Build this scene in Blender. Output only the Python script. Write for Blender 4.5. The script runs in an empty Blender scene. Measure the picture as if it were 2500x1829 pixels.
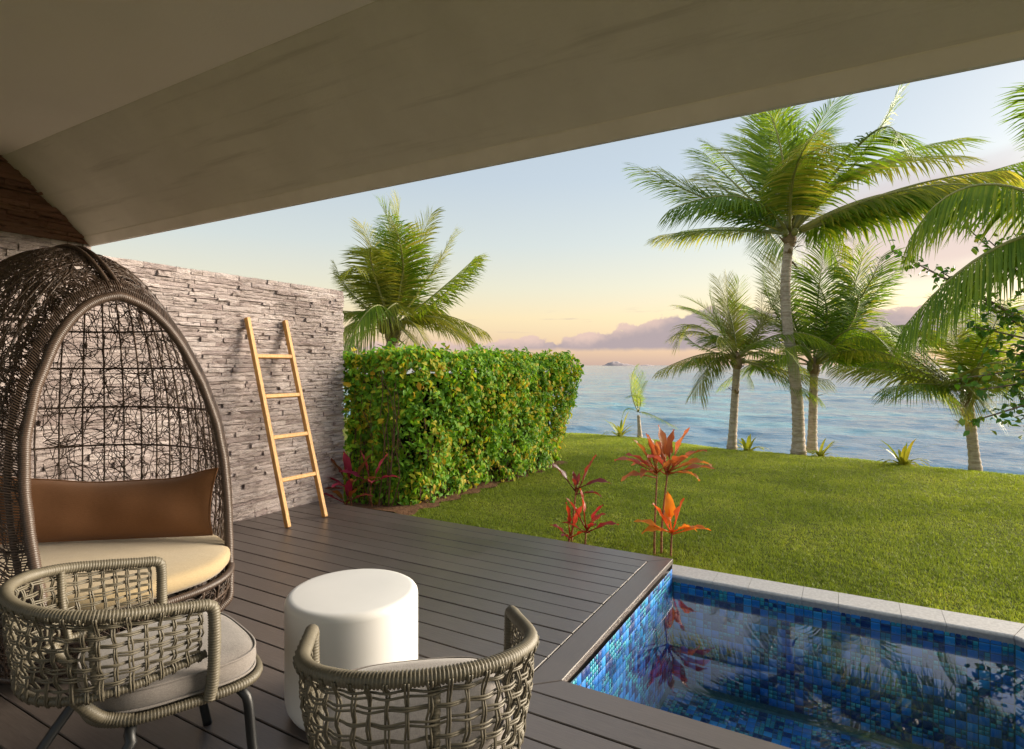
import bpy, math, random
import numpy as np
from mathutils import Vector, Matrix
random.seed(7)
rng = np.random.default_rng(7)
SC = bpy.context.scene
COL = SC.collection
R_ = math.radians

# ------------------------------------------------------------------ camera
CAM_H = 1.3
YAW = R_(30.0)                       # the camera looks 30 degrees left of the wall direction (+Y)
FWD = Vector((-math.sin(YAW), math.cos(YAW), 0))
RGT = Vector((math.cos(YAW), math.sin(YAW), 0))
UP = Vector((0, 0, 1))
cd = bpy.data.cameras.new('camera')
cam = bpy.data.objects.new('camera', cd)
COL.objects.link(cam)
cam.location = (0, 0, CAM_H)
cam.rotation_euler = (R_(90), 0, YAW)
cd.sensor_width = 36
cd.lens = 36 * 1430 / 2500
cd.shift_y = -(914.5 - 892) / 2500
cd.clip_start = 0.02
cd.clip_end = 60000
SC.camera = cam

# ------------------------------------------------------------------ node helper
class NT:
    def __init__(self, tree):
        self.t = tree
        tree.nodes.clear()
    def n(self, kind, **kw):
        nd = self.t.nodes.new(kind)
        for k, v in kw.items():
            setattr(nd, k, v)
        return nd
    def put(self, sock, v):
        if v is None:
            return
        if isinstance(v, bpy.types.NodeSocket):
            self.t.links.new(v, sock)
        else:
            if isinstance(v, (tuple, list)) and len(v) == 3 and sock.type == 'RGBA':
                v = (*v, 1)
            sock.default_value = v
    def m(self, op, a, b=None, c=None, clamp=False):
        nd = self.n('ShaderNodeMath', operation=op)
        nd.use_clamp = clamp
        for i, v in enumerate((a, b, c)):
            self.put(nd.inputs[i], v)
        return nd.outputs[0]
    def mix(self, f, a, b, blend='MIX'):
        nd = self.n('ShaderNodeMix', data_type='RGBA', blend_type=blend)
        self.put(nd.inputs[0], f); self.put(nd.inputs[6], a); self.put(nd.inputs[7], b)
        return nd.outputs[2]
    def ss(self, v, lo, hi):
        nd = self.n('ShaderNodeMapRange', interpolation_type='SMOOTHSTEP')
        self.put(nd.inputs[0], v); self.put(nd.inputs[1], lo); self.put(nd.inputs[2], hi)
        return nd.outputs[0]
    def lin(self, v, lo, hi, a=0.0, b=1.0):
        nd = self.n('ShaderNodeMapRange')
        for i, q in enumerate((v, lo, hi, a, b)):
            self.put(nd.inputs[i], q)
        return nd.outputs[0]
    def ramp(self, f, stops, interp='LINEAR'):
        nd = self.n('ShaderNodeValToRGB')
        cr = nd.color_ramp
        cr.interpolation = interp
        while len(cr.elements) < len(stops):
            cr.elements.new(0.5)
        for e, (p, c) in zip(cr.elements, stops):
            e.position = p
            e.color = (*c, 1) if not isinstance(c, float) else (c, c, c, 1)
        self.put(nd.inputs[0], f)
        return nd.outputs[0]
    def noise(self, vec, scale=5, detail=3, rough=.55, dist=0.0, col=False):
        nd = self.n('ShaderNodeTexNoise')
        self.put(nd.inputs['Vector'], vec)
        nd.inputs['Scale'].default_value = scale
        nd.inputs['Detail'].default_value = detail
        nd.inputs['Roughness'].default_value = rough
        nd.inputs['Distortion'].default_value = dist
        return nd.outputs[1 if col else 0]
    def mapv(self, vec, scale=(1, 1, 1), rot=(0, 0, 0), loc=(0, 0, 0)):
        nd = self.n('ShaderNodeMapping')
        self.put(nd.inputs[0], vec)
        nd.inputs['Scale'].default_value = scale
        nd.inputs['Rotation'].default_value = rot
        nd.inputs['Location'].default_value = loc
        return nd.outputs[0]
    def bump(self, h, strength=.3, dist=.01, normal=None):
        nd = self.n('ShaderNodeBump')
        nd.inputs['Strength'].default_value = strength
        nd.inputs['Distance'].default_value = dist
        self.put(nd.inputs['Height'], h)
        self.put(nd.inputs['Normal'], normal)
        return nd.outputs[0]
    def obj(self):
        return self.n('ShaderNodeTexCoord').outputs['Object']
    def pos(self):
        return self.n('ShaderNodeNewGeometry').outputs['Position']
    def island(self):
        return self.n('ShaderNodeNewGeometry').outputs['Random Per Island']
    def orand(self):
        return self.n('ShaderNodeObjectInfo').outputs['Random']

def srgb(r, g, b):
    f = lambda c: (c / 255 / 12.92) if c / 255 < .04045 else ((c / 255 + .055) / 1.055) ** 2.4
    return (f(r), f(g), f(b))

# ------------------------------------------------------------------ world: evening sky with cloud bank
SUN_AZ, SUN_EL = R_(40), R_(14.0)     # azimuth from +Y towards +X
SKY_GAIN = 1.0
world = bpy.data.worlds.new('World')
SC.world = world
world.use_nodes = True
w = NT(world.node_tree)
vec = w.n('ShaderNodeTexCoord').outputs['Generated']
sep = w.n('ShaderNodeSeparateXYZ'); w.put(sep.inputs[0], vec)
vx, vy, vz = sep.outputs
hor = w.m('SQRT', w.m('ADD', w.m('MULTIPLY', vx, vx), w.m('MULTIPLY', vy, vy)))
el = w.m('DIVIDE', vz, w.m('MAXIMUM', hor, 1e-4))          # tangent of the elevation
az = w.m('MULTIPLY', w.m('ARCTAN2', vx, vy), 180 / math.pi)  # degrees from +Y towards +X
grad = w.ramp(w.m('MAXIMUM', vz, 0.0), [
    (0.0, (.116, .082, .073)), (0.03, (.152, .104, .073)), (0.08, (.174, .134, .077)),
    (0.13, (.152, .138, .100)), (0.20, (.124, .130, .120)), (0.30, (.102, .115, .124)),
    (0.45, (.091, .105, .118)), (1.0, (.094, .109, .126))])
# warm glow of the low sun: the sky texture itself
sky = w.n('ShaderNodeTexSky', sky_type='NISHITA')
sky.sun_disc = False
sky.sun_elevation = SUN_EL
sky.sun_rotation = SUN_AZ
sky.air_density = 1.0
sky.dust_density = 2.0
base = w.mix(1.0, grad, w.mix(1.0, sky.outputs[0], (0.013, 0.013, 0.013, 1), 'MULTIPLY'), 'ADD')
# cloud bank
cvec = w.mapv(vec, (1, 1, 1.25))
n1 = w.noise(cvec, 27, 9, .58, .15)
n2 = w.noise(cvec, 5.0, 4, .5)
azn = w.lin(az, -60, 60)
top = w.ramp(azn, [(0.0, 0.030), (0.22, 0.039), (0.277, .046), (0.3125, .053), (0.348, .066), (0.383, .085), (0.40, .096), (.48, .085), (.8, .09), (1.0, .05)])
edge = w.m('SUBTRACT', w.m('ADD', top, w.m('MULTIPLY', w.m('SUBTRACT', n1, .5), .055)), el)
up_m = w.ss(edge, 0.0, .006)
lo_m = w.ss(w.m('ADD', el, w.m('MULTIPLY', w.m('SUBTRACT', n1, .5), .012)), .022, .031)
cm = w.m('MULTIPLY', up_m, lo_m)
lit = w.ss(w.m('ADD', w.m('MULTIPLY', w.m('SUBTRACT', n1, .5), 2.2), w.m('ADD', w.lin(edge, 0.0, .035, .75, .1), w.m('MULTIPLY', w.m('SUBTRACT', n2, .5), .8))), .25, 1.0)
ccol = w.mix(lit, (.102, .085, .090), (.180, .132, .114))
sky1 = w.mix(w.m('MULTIPLY', cm, .96), base, ccol)
# soft mauve mass to the right, higher up
n3 = w.noise(w.mapv(vec, (1, 1, 3.2)), 3.2, 6, .55, .3)
dx = w.m('DIVIDE', w.m('SUBTRACT', az, 7.0), 15.0)
dy = w.m('DIVIDE', w.m('SUBTRACT', el, .205), .095)
rr = w.m('SQRT', w.m('ADD', w.m('MULTIPLY', dx, dx), w.m('MULTIPLY', dy, dy)))
mm = w.ss(w.m('ADD', w.m('SUBTRACT', 1.0, rr), w.m('MULTIPLY', w.m('SUBTRACT', n3, .5), 1.3)), -.05, .6)
mcol = w.mix(w.ss(el, .12, .3), (.190, .148, .134), (.148, .125, .129))
sky2 = w.mix(w.m('MULTIPLY', mm, .85), sky1, mcol)
# a few thin streaks
n4 = w.noise(w.mapv(vec, (1, 1, 16.0)), 7.0, 5, .6)
st = w.m('MULTIPLY', w.ss(n4, .60, .72), w.m('MULTIPLY', w.ss(el, .045, .065), w.m('SUBTRACT', 1.0, w.ss(el, .085, .11))))
sky3 = w.mix(w.m('MULTIPLY', st, .55), sky2, (.130, .104, .098))
bg = w.n('ShaderNodeBackground')
w.put(bg.inputs[0], sky3)
bg.inputs[1].default_value = SKY_GAIN
wo = w.n('ShaderNodeOutputWorld')
w.put(wo.inputs[0], bg.outputs[0])

sd = bpy.data.lights.new('sun', 'SUN')
sun = bpy.data.objects.new('sun', sd)
COL.objects.link(sun)
sd.energy = 3.4
sd.angle = R_(42.0)
sd.color = (1.0, .87, .70)
sdir = Vector((math.sin(SUN_AZ) * math.cos(SUN_EL), math.cos(SUN_AZ) * math.cos(SUN_EL), math.sin(SUN_EL)))
sun.rotation_euler = sdir.to_track_quat('Z', 'Y').to_euler()
sun.location = sdir * 40
SC.view_settings.view_transform = 'Standard'
SC.view_settings.look = 'None'
SC.view_settings.gamma = 1.0
SC.view_settings.exposure = 2.2
SC.cycles.max_bounces = 10
SC.cycles.diffuse_bounces = 5
SC.cycles.transparent_max_bounces = 12
SC.cycles.caustics_reflective = False
SC.cycles.caustics_refractive = False
SC.cycles.sample_clamp_indirect = 6.0
SC.cycles.use_denoising = True

# ------------------------------------------------------------------ object helpers
def tag(o, label=None, cat=None, group=None, kind=None):
    if label: o['label'] = label
    if cat: o['category'] = cat
    if group: o['group'] = group
    if kind: o['kind'] = kind
    return o
def empty(name, loc=(0, 0, 0), rz=0.0):
    o = bpy.data.objects.new(name, None)
    o.empty_display_size = .1
    o.location = loc
    o.rotation_euler = (0, 0, rz)
    COL.objects.link(o)
    return o
def link_mesh(name, me, mat, parent=None):
    if mat is not None and not me.materials:
        me.materials.append(mat)
    o = bpy.data.objects.new(name, me)
    COL.objects.link(o)
    if parent is not None:
        o.parent = parent
    return o

class MB:
    """collects geometry; build() links it as one mesh object"""
    def __init__(self):
        self.v = []; self.f = []
    def add(self, vs, fs):
        k = len(self.v)
        self.v.extend([tuple(p) for p in vs])
        self.f.extend([tuple(i + k for i in q) for q in fs])
    def box(self, lo, hi):
        x0, y0, z0 = lo; x1, y1, z1 = hi
        self.add([(x0, y0, z0), (x1, y0, z0), (x1, y1, z0), (x0, y1, z0), (x0, y0, z1), (x1, y0, z1), (x1, y1, z1), (x0, y1, z1)],
                 [(0, 3, 2, 1), (4, 5, 6, 7), (0, 1, 5, 4), (1, 2, 6, 5), (2, 3, 7, 6), (3, 0, 4, 7)])
    def prism(self, poly, z0, z1, bev=0.0):
        """extruded polygon (counter-clockwise) with a small chamfer at the top edge"""
        n = len(poly)
        c = np.mean(np.array(poly), axis=0)
        rings = [[(x, y, z0) for x, y in poly]]
        if bev > 0:
            rings.append([(x, y, z1 - bev) for x, y in poly])
            ins = []
            for i in range(n):
                p, a, b = Vector(poly[i]), Vector(poly[i - 1]), Vector(poly[(i + 1) % n])
                d1 = (p - a).normalized(); d2 = (b - p).normalized()
                n1 = Vector((-d1.y, d1.x)); n2 = Vector((-d2.y, d2.x))
                q = (n1 + n2); q = q / max(.3, q.dot(n1))
                ins.append((p.x + q.x * bev, p.y + q.y * bev, z1))
            rings.append(ins)
        else:
            rings.append([(x, y, z1) for x, y in poly])
        vs = [p for r in rings for p in r]
        fs = [tuple(range(n - 1, -1, -1)), tuple(range((len(rings) - 1) * n, len(rings) * n))]
        for r in range(len(rings) - 1):
            for i in range(n):
                j = (i + 1) % n
                fs.append((r * n + i, r * n + j, (r + 1) * n + j, (r + 1) * n + i))
        self.add(vs, fs)
    def tube(self, pts, rad, sides=6, closed=False, caps=True, flat=1.0, twist0=None):
        pts = [Vector(p) for p in pts]
        n = len(pts)
        if not hasattr(rad, '__len__'):
            rad = [rad] * n
        tans = []
        for i in range(n):
            a = pts[(i - 1) % n] if (closed or i > 0) else pts[i]
            b = pts[(i + 1) % n] if (closed or i < n - 1) else pts[i]
            t = b - a
            tans.append(t.normalized() if t.length > 1e-9 else Vector((0, 0, 1)))
        ref = twist0 or (Vector((0, 0, 1)) if abs(tans[0].z) < .9 else Vector((1, 0, 0)))
        nrm = (ref - tans[0] * ref.dot(tans[0])).normalized()
        vs = []
        for i in range(n):
            nrm = nrm - tans[i] * nrm.dot(tans[i])
            if nrm.length < 1e-6:
                nrm = tans[i].orthogonal()
            nrm.normalize()
            bn = tans[i].cross(nrm)
            for k in range(sides):
                a = 2 * math.pi * k / sides
                vs.append(pts[i] + nrm * (math.cos(a) * rad[i] * flat) + bn * (math.sin(a) * rad[i]))
        fs = []
        for i in range(n if closed else n - 1):
            j = (i + 1) % n
            for k in range(sides):
                l = (k + 1) % sides
                fs.append((i * sides + k, i * sides + l, j * sides + l, j * sides + k))
        if caps and not closed:
            fs.append(tuple(range(sides - 1, -1, -1)))
            fs.append(tuple(range((n - 1) * sides, n * sides)))
        self.add(vs, fs)
    def mesh(self, name, smooth=False):
        me = bpy.data.meshes.new(name)
        me.from_pydata(self.v, [], self.f)
        if smooth:
            me.polygons.foreach_set('use_smooth', [True] * len(me.polygons))
        me.update()
        return me
    def build(self, name, mat, parent=None, smooth=False):
        return link_mesh(name, self.mesh(name, smooth), mat, parent)

def np_mesh(name, V, loops, starts, totals, smooth=False):
    me = bpy.data.meshes.new(name)
    me.vertices.add(len(V)); me.vertices.foreach_set('co', np.asarray(V, np.float32).ravel())
    me.loops.add(len(loops)); me.loops.foreach_set('vertex_index', np.asarray(loops, np.int32))
    me.polygons.add(len(starts)); me.polygons.foreach_set('loop_start', np.asarray(starts, np.int32))
    try:
        me.polygons.foreach_set('loop_total', np.asarray(totals, np.int32))
    except Exception:
        pass
    if smooth:
        me.polygons.foreach_set('use_smooth', np.ones(len(starts), bool))
    me.update(calc_edges=True); me.validate()
    return me

_T = np.linspace(0, 1, 16, endpoint=False)[None, :, None]
def catmull(P, n, closed=False):
    """n points along a smooth curve through the points P, evenly spaced"""
    P = np.array([tuple(p) for p in P], float)
    if closed:
        Q = np.concatenate([P[-1:], P, P[:2]])
    else:
        Q = np.concatenate([2 * P[:1] - P[1:2], P, 2 * P[-1:] - P[-2:-1]])
    p0, p1, p2, p3 = Q[:-3, None], Q[1:-2, None], Q[2:-1, None], Q[3:, None]
    out = .5 * (2 * p1 + (p2 - p0) * _T + (2 * p0 - 5 * p1 + 4 * p2 - p3) * _T ** 2 + (3 * p1 - p0 - 3 * p2 + p3) * _T ** 3)
    out = np.concatenate([out.reshape(-1, P.shape[1]), P[:1] if closed else P[-1:]])
    d = np.r_[0, np.cumsum(np.linalg.norm(np.diff(out, axis=0), axis=1))]
    s = np.linspace(0, d[-1], n, endpoint=not closed)
    return np.stack([np.interp(s, d, out[:, k]) for k in range(out.shape[1])], 1)
def length(P):
    P = np.asarray(P)
    return float(np.linalg.norm(np.diff(P, axis=0), axis=1).sum())
def wrapped(mb, P, r, pitch=.0078, sides=10, closed=False):
    """tube wound with thin cane: ridges across its length"""
    n = max(8, int(length(P) / pitch) * 3)
    Q = catmull(P, n, closed)
    rad = [r * (.82, 1.0, 1.0)[i % 3] * (1 + .02 * math.sin(i * .13) + random.uniform(-.014, .014)) for i in range(n)]
    mb.tube(Q, rad, sides, closed)

# ------------------------------------------------------------------ materials
def pmat(name, fn):
    m = bpy.data.materials.new(name)
    m.use_nodes = True
    t = NT(m.node_tree)
    out = t.n('ShaderNodeOutputMaterial')
    bs = t.n('ShaderNodeBsdfPrincipled')
    t.put(out.inputs[0], bs.outputs[0])
    fn(t, bs, out)
    return m
def simple(name, c1, c2, scale=8, rough=.6, bump=.0, bscale=40, bdist=.004, spec=.5, detail=4, vecscale=(1, 1, 1), world_co=False, metallic=0.0):
    def fn(t, bs, out):
        v = t.mapv(t.pos() if world_co else t.obj(), vecscale)
        n = t.noise(v, scale, detail)
        t.put(bs.inputs['Base Color'], t.mix(t.ss(n, .3, .7), c1, c2))
        bs.inputs['Roughness'].default_value = rough
        bs.inputs['Specular IOR Level'].default_value = spec
        bs.inputs['Metallic'].default_value = metallic
        if bump:
            t.put(bs.inputs['Normal'], t.bump(t.noise(v, bscale, 5, .6), bump, bdist))
    return pmat(name, fn)
def leafmat(name, stops, trans=.4, rough=.45, per_object=.0, tcol=None, spec=.35, patch=.25, pscale=2.2):
    """foliage: reflecting and letting light through; each leaf its own tone"""
    m = bpy.data.materials.new(name)
    m.use_nodes = True
    t = NT(m.node_tree)
    out = t.n('ShaderNodeOutputMaterial')
    f = t.island()
    if per_object:
        f = t.m('ADD', t.m('MULTIPLY', f, 1 - per_object), t.m('MULTIPLY', t.orand(), per_object))
    n = t.noise(t.pos(), pscale, 4, .6)
    f = t.m('ADD', t.m('MULTIPLY', f, 1 - patch), t.m('MULTIPLY', t.ss(n, .3, .7), patch))
    c = t.ramp(f, stops)
    bs = t.n('ShaderNodeBsdfPrincipled')
    t.put(bs.inputs['Base Color'], c)
    bs.inputs['Roughness'].default_value = rough
    bs.inputs['Specular IOR Level'].default_value = spec
    tr = t.n('ShaderNodeBsdfTranslucent')
    t.put(tr.inputs[0], t.mix(1.0, c, tcol or (1.2, 1.15, .6), 'MULTIPLY'))
    mx = t.n('ShaderNodeMixShader')
    mx.inputs[0].default_value = trans
    t.put(mx.inputs[1], bs.outputs[0]); t.put(mx.inputs[2], tr.outputs[0])
    t.put(out.inputs[0], mx.outputs[0])
    return m

def f_deck(t, bs, out):
    o = t.obj()
    v = t.mapv(o, (1.5, 16, 16))
    grain = t.noise(v, 6, 6, .65)
    fine = t.noise(t.mapv(o, (6, 120, 120)), 3, 3)
    blot = t.noise(t.pos(), 1.6, 4, .6)
    c = t.mix(t.ss(grain, .3, .75), (.072, .058, .051), (.102, .084, .075))
    c = t.mix(t.m('MULTIPLY', t.orand(), .55), c, (.118, .097, .087))
    c = t.mix(t.m('MULTIPLY', t.ss(blot, .52, .75), .30), c, (.140, .120, .109))
    t.put(bs.inputs['Base Color'], c)
    t.put(bs.inputs['Roughness'], t.lin(t.m('ADD', t.m('MULTIPLY', blot, .7), t.m('MULTIPLY', grain, .3)), .3, .75, .27, .44))
    bs.inputs['Specular IOR Level'].default_value = .7
    t.put(bs.inputs['Normal'], t.bump(t.m('ADD', grain, t.m('MULTIPLY', fine, .6)), .22, .0025))
M_DECK = pmat('deck_board', f_deck)
M_DECKSUB = simple('deck_joists', (.012, .010, .009), (.02, .017, .015), 9, .9)

def f_stone(t, bs, out, tone=(1, 1, 1)):
    p = t.pos()
    r = t.island()
    o = t.orand()
    f = t.m('FRACT', t.m('ADD', r, t.m('MULTIPLY', o, 7.31)))
    base = t.ramp(f, [(0, (.42, .34, .325)), (.25, (.58, .49, .47)), (.5, (.70, .61, .585)), (.75, (.49, .41, .39)), (1, (.62, .53, .505))])
    n = t.noise(t.mapv(p, (1, 1.2, 4.5)), 9, 7, .68)
    c = t.mix(t.ss(n, .50, .72), base, (.15, .108, .098))
    n2 = t.noise(p, 1.4, 5, .6)
    c = t.mix(t.m('MULTIPLY', t.ss(n2, .5, .75), .5), c, (.22, .17, .155))
    n3 = t.noise(t.mapv(p, (1, 2, 7)), 34, 4, .7)
    c = t.mix(t.m('MULTIPLY', t.ss(n3, .55, .8), .55), c, (.62, .54, .50))
    t.put(bs.inputs['Base Color'], t.mix(1.0, c, tone, 'MULTIPLY'))
    bs.inputs['Roughness'].default_value = .86
    bs.inputs['Specular IOR Level'].default_value = .25
    h = t.m('ADD', t.noise(t.mapv(p, (1, 1, 4)), 14, 7, .7), t.m('MULTIPLY', t.noise(t.mapv(p, (1, 1.5, 5)), 60, 4, .7), .35))
    t.put(bs.inputs['Normal'], t.bump(h, 1.0, .034))
M_STONE = pmat('ledger_stone', f_stone)
M_STONE_RED = pmat('ledger_stone_shaded', lambda t, bs, out: f_stone(t, bs, out, (.62, .40, .33)))  # same stone, with the roof's shade put into its colour
M_MORTAR = simple('wall_core', (.16, .125, .115), (.22, .17, .155), 20, .95, .5, 60)

def f_plaster(t, bs, out):
    p = t.pos()
    a = t.noise(p, 3.0, 5, .6)
    st = t.noise(t.mapv(p, (.5, 9, 9)), 1.6, 5, .62)
    c = t.mix(t.ss(a, .3, .7), (.64, .62, .53), (.70, .68, .585))
    c = t.mix(t.m('MULTIPLY', t.ss(st, .54, .70), .55), c, (.45, .43, .35))
    t.put(bs.inputs['Base Color'], c)
    bs.inputs['Roughness'].default_value = .9
    bs.inputs['Specular IOR Level'].default_value = .2
    h = t.m('ADD', t.m('MULTIPLY', st, 1.2), t.m('MULTIPLY', t.noise(p, 90, 4, .7), .35))
    t.put(bs.inputs['Normal'], t.bump(h, .55, .012))
M_SOFFIT = pmat('soffit_plaster', f_plaster)
M_CEIL = simple('ceiling_plaster', (.82, .80, .69), (.85, .83, .72), 2, .9, .25, 70, .004, .2, world_co=True)
M_FASCIA = simple('fascia_paint', (.72, .69, .60), (.80, .77, .68), 5, .7, .2, 60, .003, world_co=True)
M_COPING = simple('coping_stone', (.42, .40, .385), (.52, .50, .48), 60, .75, .35, 160, .002, .35, world_co=True)

def f_tile(t, bs, out):
    f = t.m('FRACT', t.m('ADD', t.island(), t.m('MULTIPLY', t.orand(), 5.77)))
    n = t.noise(t.pos(), 60, 2)
    at = t.n('ShaderNodeAttribute', attribute_name='small')
    big = t.ramp(f, [(0, (.005, .025, .15)), (.18, (.007, .036, .19)), (.32, (.014, .16, .56)), (.60, (.02, .20, .62)), (.85, (.035, .30, .68)), (1, (.035, .30, .68))], 'CONSTANT')
    sml = t.ramp(f, [(0, (.02, .24, .38)), (.34, (.035, .33, .44)), (.50, (.012, .12, .38)), (.72, (.005, .03, .16)), (.94, (.06, .40, .46))], 'CONSTANT')
    c = t.mix(at.outputs['Fac'], big, sml)
    c = t.mix(t.m('MULTIPLY', t.ss(n, .4, .8), .3), c, (.06, .25, .42))
    t.put(bs.inputs['Base Color'], c)
    bs.inputs['Roughness'].default_value = .5
    bs.inputs['Specular IOR Level'].default_value = .3
M_TILE = pmat('glass_mosaic', f_tile)
M_GROUT = simple('pool_grout', (.03, .10, .16), (.05, .14, .20), 30, .8)

m = bpy.data.materials.new('pool_water'); m.use_nodes = True
t = NT(m.node_tree)
out = t.n('ShaderNodeOutputMaterial')
wn = t.bump(t.m('ADD', t.noise(t.mapv(t.pos(), (1, 1, 1)), 1.7, 2), t.m('MULTIPLY', t.noise(t.pos(), 5.5, 2), .16)), .014, .06)
ge = t.n('ShaderNodeNewGeometry')
dt = t.n('ShaderNodeVectorMath', operation='DOT_PRODUCT'); t.put(dt.inputs[0], ge.outputs['Incoming']); t.put(dt.inputs[1], wn)
fac = t.m('ADD', .035, t.m('MULTIPLY', .965, t.m('POWER', t.m('SUBTRACT', 1.0, t.m('ABSOLUTE', dt.outputs['Value']), clamp=True), 4.2)), clamp=True)
gl = t.n('ShaderNodeBsdfGlossy'); gl.inputs['Roughness'].default_value = .0; t.put(gl.inputs['Normal'], wn)
gl.inputs[0].default_value = (1, 1, 1, 1)
tp = t.n('ShaderNodeBsdfTransparent'); tp.inputs[0].default_value = (.86, .97, 1.0, 1)
mx = t.n('ShaderNodeMixShader'); t.put(mx.inputs[0], fac); t.put(mx.inputs[1], tp.outputs[0]); t.put(mx.inputs[2], gl.outputs[0])
t.put(out.inputs[0], mx.outputs[0])
M_POOLWATER = m

def f_sea(t, bs, out):
    p = t.pos()
    big = t.noise(t.mapv(p, (.02, .05, 1)), 1.0, 4, .6)
    shal = t.noise(t.mapv(p, (.05, .22, 1)), 1.0, 3, .6)
    c = t.mix(t.ss(shal, .45, .7), (.09, .20, .29), (.13, .34, .40))
    c = t.mix(t.m('MULTIPLY', t.ss(big, .4, .7), .6), c, (.07, .15, .25))
    t.put(bs.inputs['Base Color'], c)
    bs.inputs['Roughness'].default_value = .10
    bs.inputs['IOR'].default_value = 1.33
    rot = (0, 0, R_(-10))
    a = t.noise(t.mapv(p, (.8, 1.5, 1), rot), 1.0, 4, .6, .2)
    wind = t.noise(t.mapv(p, (1 / 90, 1 / 22, 1), rot), 1.0, 4, .6)
    t.put(bs.inputs['Roughness'], t.lin(wind, .35, .65, .06, .16))
    t.put(bs.inputs['Normal'], t.bump(a, 1.0, .16))
M_SEA = pmat('sea_water', f_sea)

def f_soil(t, bs, out):
    p = t.pos()
    n = t.noise(p, 1.3, 5, .6)
    f = t.noise(p, 45, 4, .7)
    c = t.mix(t.ss(f, .3, .7), (.070, .090, .014), (.135, .145, .026))
    c = t.mix(t.m('MULTIPLY', t.ss(n, .55, .8), .5), c, (.13, .115, .035))
    t.put(bs.inputs['Base Color'], c)
    bs.inputs['Roughness'].default_value = .95
    bs.inputs['Specular IOR Level'].default_value = .1
    t.put(bs.inputs['Normal'], t.bump(f, .7, .03))
M_LAWN = pmat('lawn_turf', f_soil)
M_EARTH = simple('bare_earth', (.12, .062, .035), (.20, .11, .06), 14, .95, .8, 30, .02, .1, world_co=True)
M_GRASS = leafmat('grass_blades', [(0, (.095, .145, .015)), (.3, (.195, .265, .030)), (.7, (.315, .385, .052)), (.92, (.40, .44, .08)), (1, (.52, .48, .15))], .35, .55, spec=.2, patch=.42, pscale=1.3)

def hedge_mat():
    m = bpy.data.materials.new('hedge_leaf'); m.use_nodes = True
    t = NT(m.node_tree)
    out = t.n('ShaderNodeOutputMaterial')
    f = t.island()
    n = t.noise(t.pos(), 1.9, 4, .6)
    g = t.ramp(t.m('ADD', t.m('MULTIPLY', f, .8), t.m('MULTIPLY', n, .2)), [(0, (.050, .140, .012)), (.35, (.120, .300, .018)), (.7, (.235, .470, .026)), (1, (.42, .62, .04))])
    yl = t.ramp(t.m('FRACT', t.m('MULTIPLY', f, 7.3)), [(0, (.36, .44, .03)), (.65, (.62, .52, .04)), (1, (.62, .36, .04))])
    c = t.mix(t.ss(t.m('ADD', t.m('FRACT', t.m('MULTIPLY', f, 13.7)), t.m('MULTIPLY', n, 1.6)), 1.50, 1.62), g, yl)   # yellow to orange leaves, in patches
    bs = t.n('ShaderNodeBsdfPrincipled'); t.put(bs.inputs['Base Color'], c)
    bs.inputs['Roughness'].default_value = .55; bs.inputs['Specular IOR Level'].default_value = .3
    tr = t.n('ShaderNodeBsdfTranslucent'); t.put(tr.inputs[0], t.mix(1.0, c, (1.4, 1.3, .7), 'MULTIPLY'))
    mx = t.n('ShaderNodeMixShader'); mx.inputs[0].default_value = .40
    t.put(mx.inputs[1], bs.outputs[0]); t.put(mx.inputs[2], tr.outputs[0]); t.put(out.inputs[0], mx.outputs[0])
    return m
M_HEDGE = hedge_mat()
M_TWIG = simple('hedge_twig', (.09, .045, .022), (.16, .085, .045), 20, .8)
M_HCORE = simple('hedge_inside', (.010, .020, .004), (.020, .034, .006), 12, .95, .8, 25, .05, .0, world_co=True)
M_FROND = leafmat('palm_leaflet', [(0, (.050, .115, .012)), (.35, (.120, .215, .018)), (.62, (.23, .33, .026)), (.86, (.44, .44, .05)), (1, (.46, .42, .07))], .42, .50, .45, spec=.3)
M_FRONDY = leafmat('palm_leaflet_golden', [(0, (.10, .15, .020)), (.45, (.24, .27, .034)), (.8, (.46, .40, .07)), (1, (.48, .42, .08))], .45, .50, .35, spec=.3)
M_RACHIS = simple('palm_rib', (.20, .22, .06), (.32, .30, .10), 5, .5)
M_HUSK = simple('palm_husk', (.16, .105, .060), (.30, .22, .14), 14, .9, .6, 50, .01)
M_NUT = simple('coconut', (.12, .15, .03), (.20, .20, .05), 6, .45)
def f_trunk(t, bs, out):
    o = t.obj()
    n = t.noise(t.mapv(o, (3, 3, 22)), 2.2, 5, .65)
    g = t.noise(o, 26, 5, .7)
    c = t.mix(t.ss(n, .35, .65), (.34, .275, .225), (.54, .46, .395))
    c = t.mix(t.m('MULTIPLY', t.ss(g, .5, .8), .6), c, (.17, .13, .105))
    c = t.mix(t.m('MULTIPLY', t.ss(t.noise(o, 7, 3), .58, .75), .5), c, (.62, .56, .50))
    t.put(bs.inputs['Base Color'], c)
    bs.inputs['Roughness'].default_value = .9
    bs.inputs['Specular IOR Level'].default_value = .2
    t.put(bs.inputs['Normal'], t.bump(t.m('ADD', n, g), .8, .015))
M_TRUNK = pmat('palm_bark', f_trunk)
M_BARK = simple('tree_bark', (.12, .085, .06), (.20, .15, .11), 18, .9, .6, 40, .01)
M_BROAD = leafmat('broad_leaf', [(0, (.035, .105, .012)), (.5, (.075, .18, .018)), (.85, (.16, .25, .025)), (1, (.33, .29, .04))], .36, .35, spec=.45)
M_LILY = leafmat('strap_leaf', [(0, (.16, .22, .02)), (.5, (.28, .30, .04)), (.85, (.40, .36, .05)), (1, (.40, .24, .05))], .35, .45)

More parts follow.
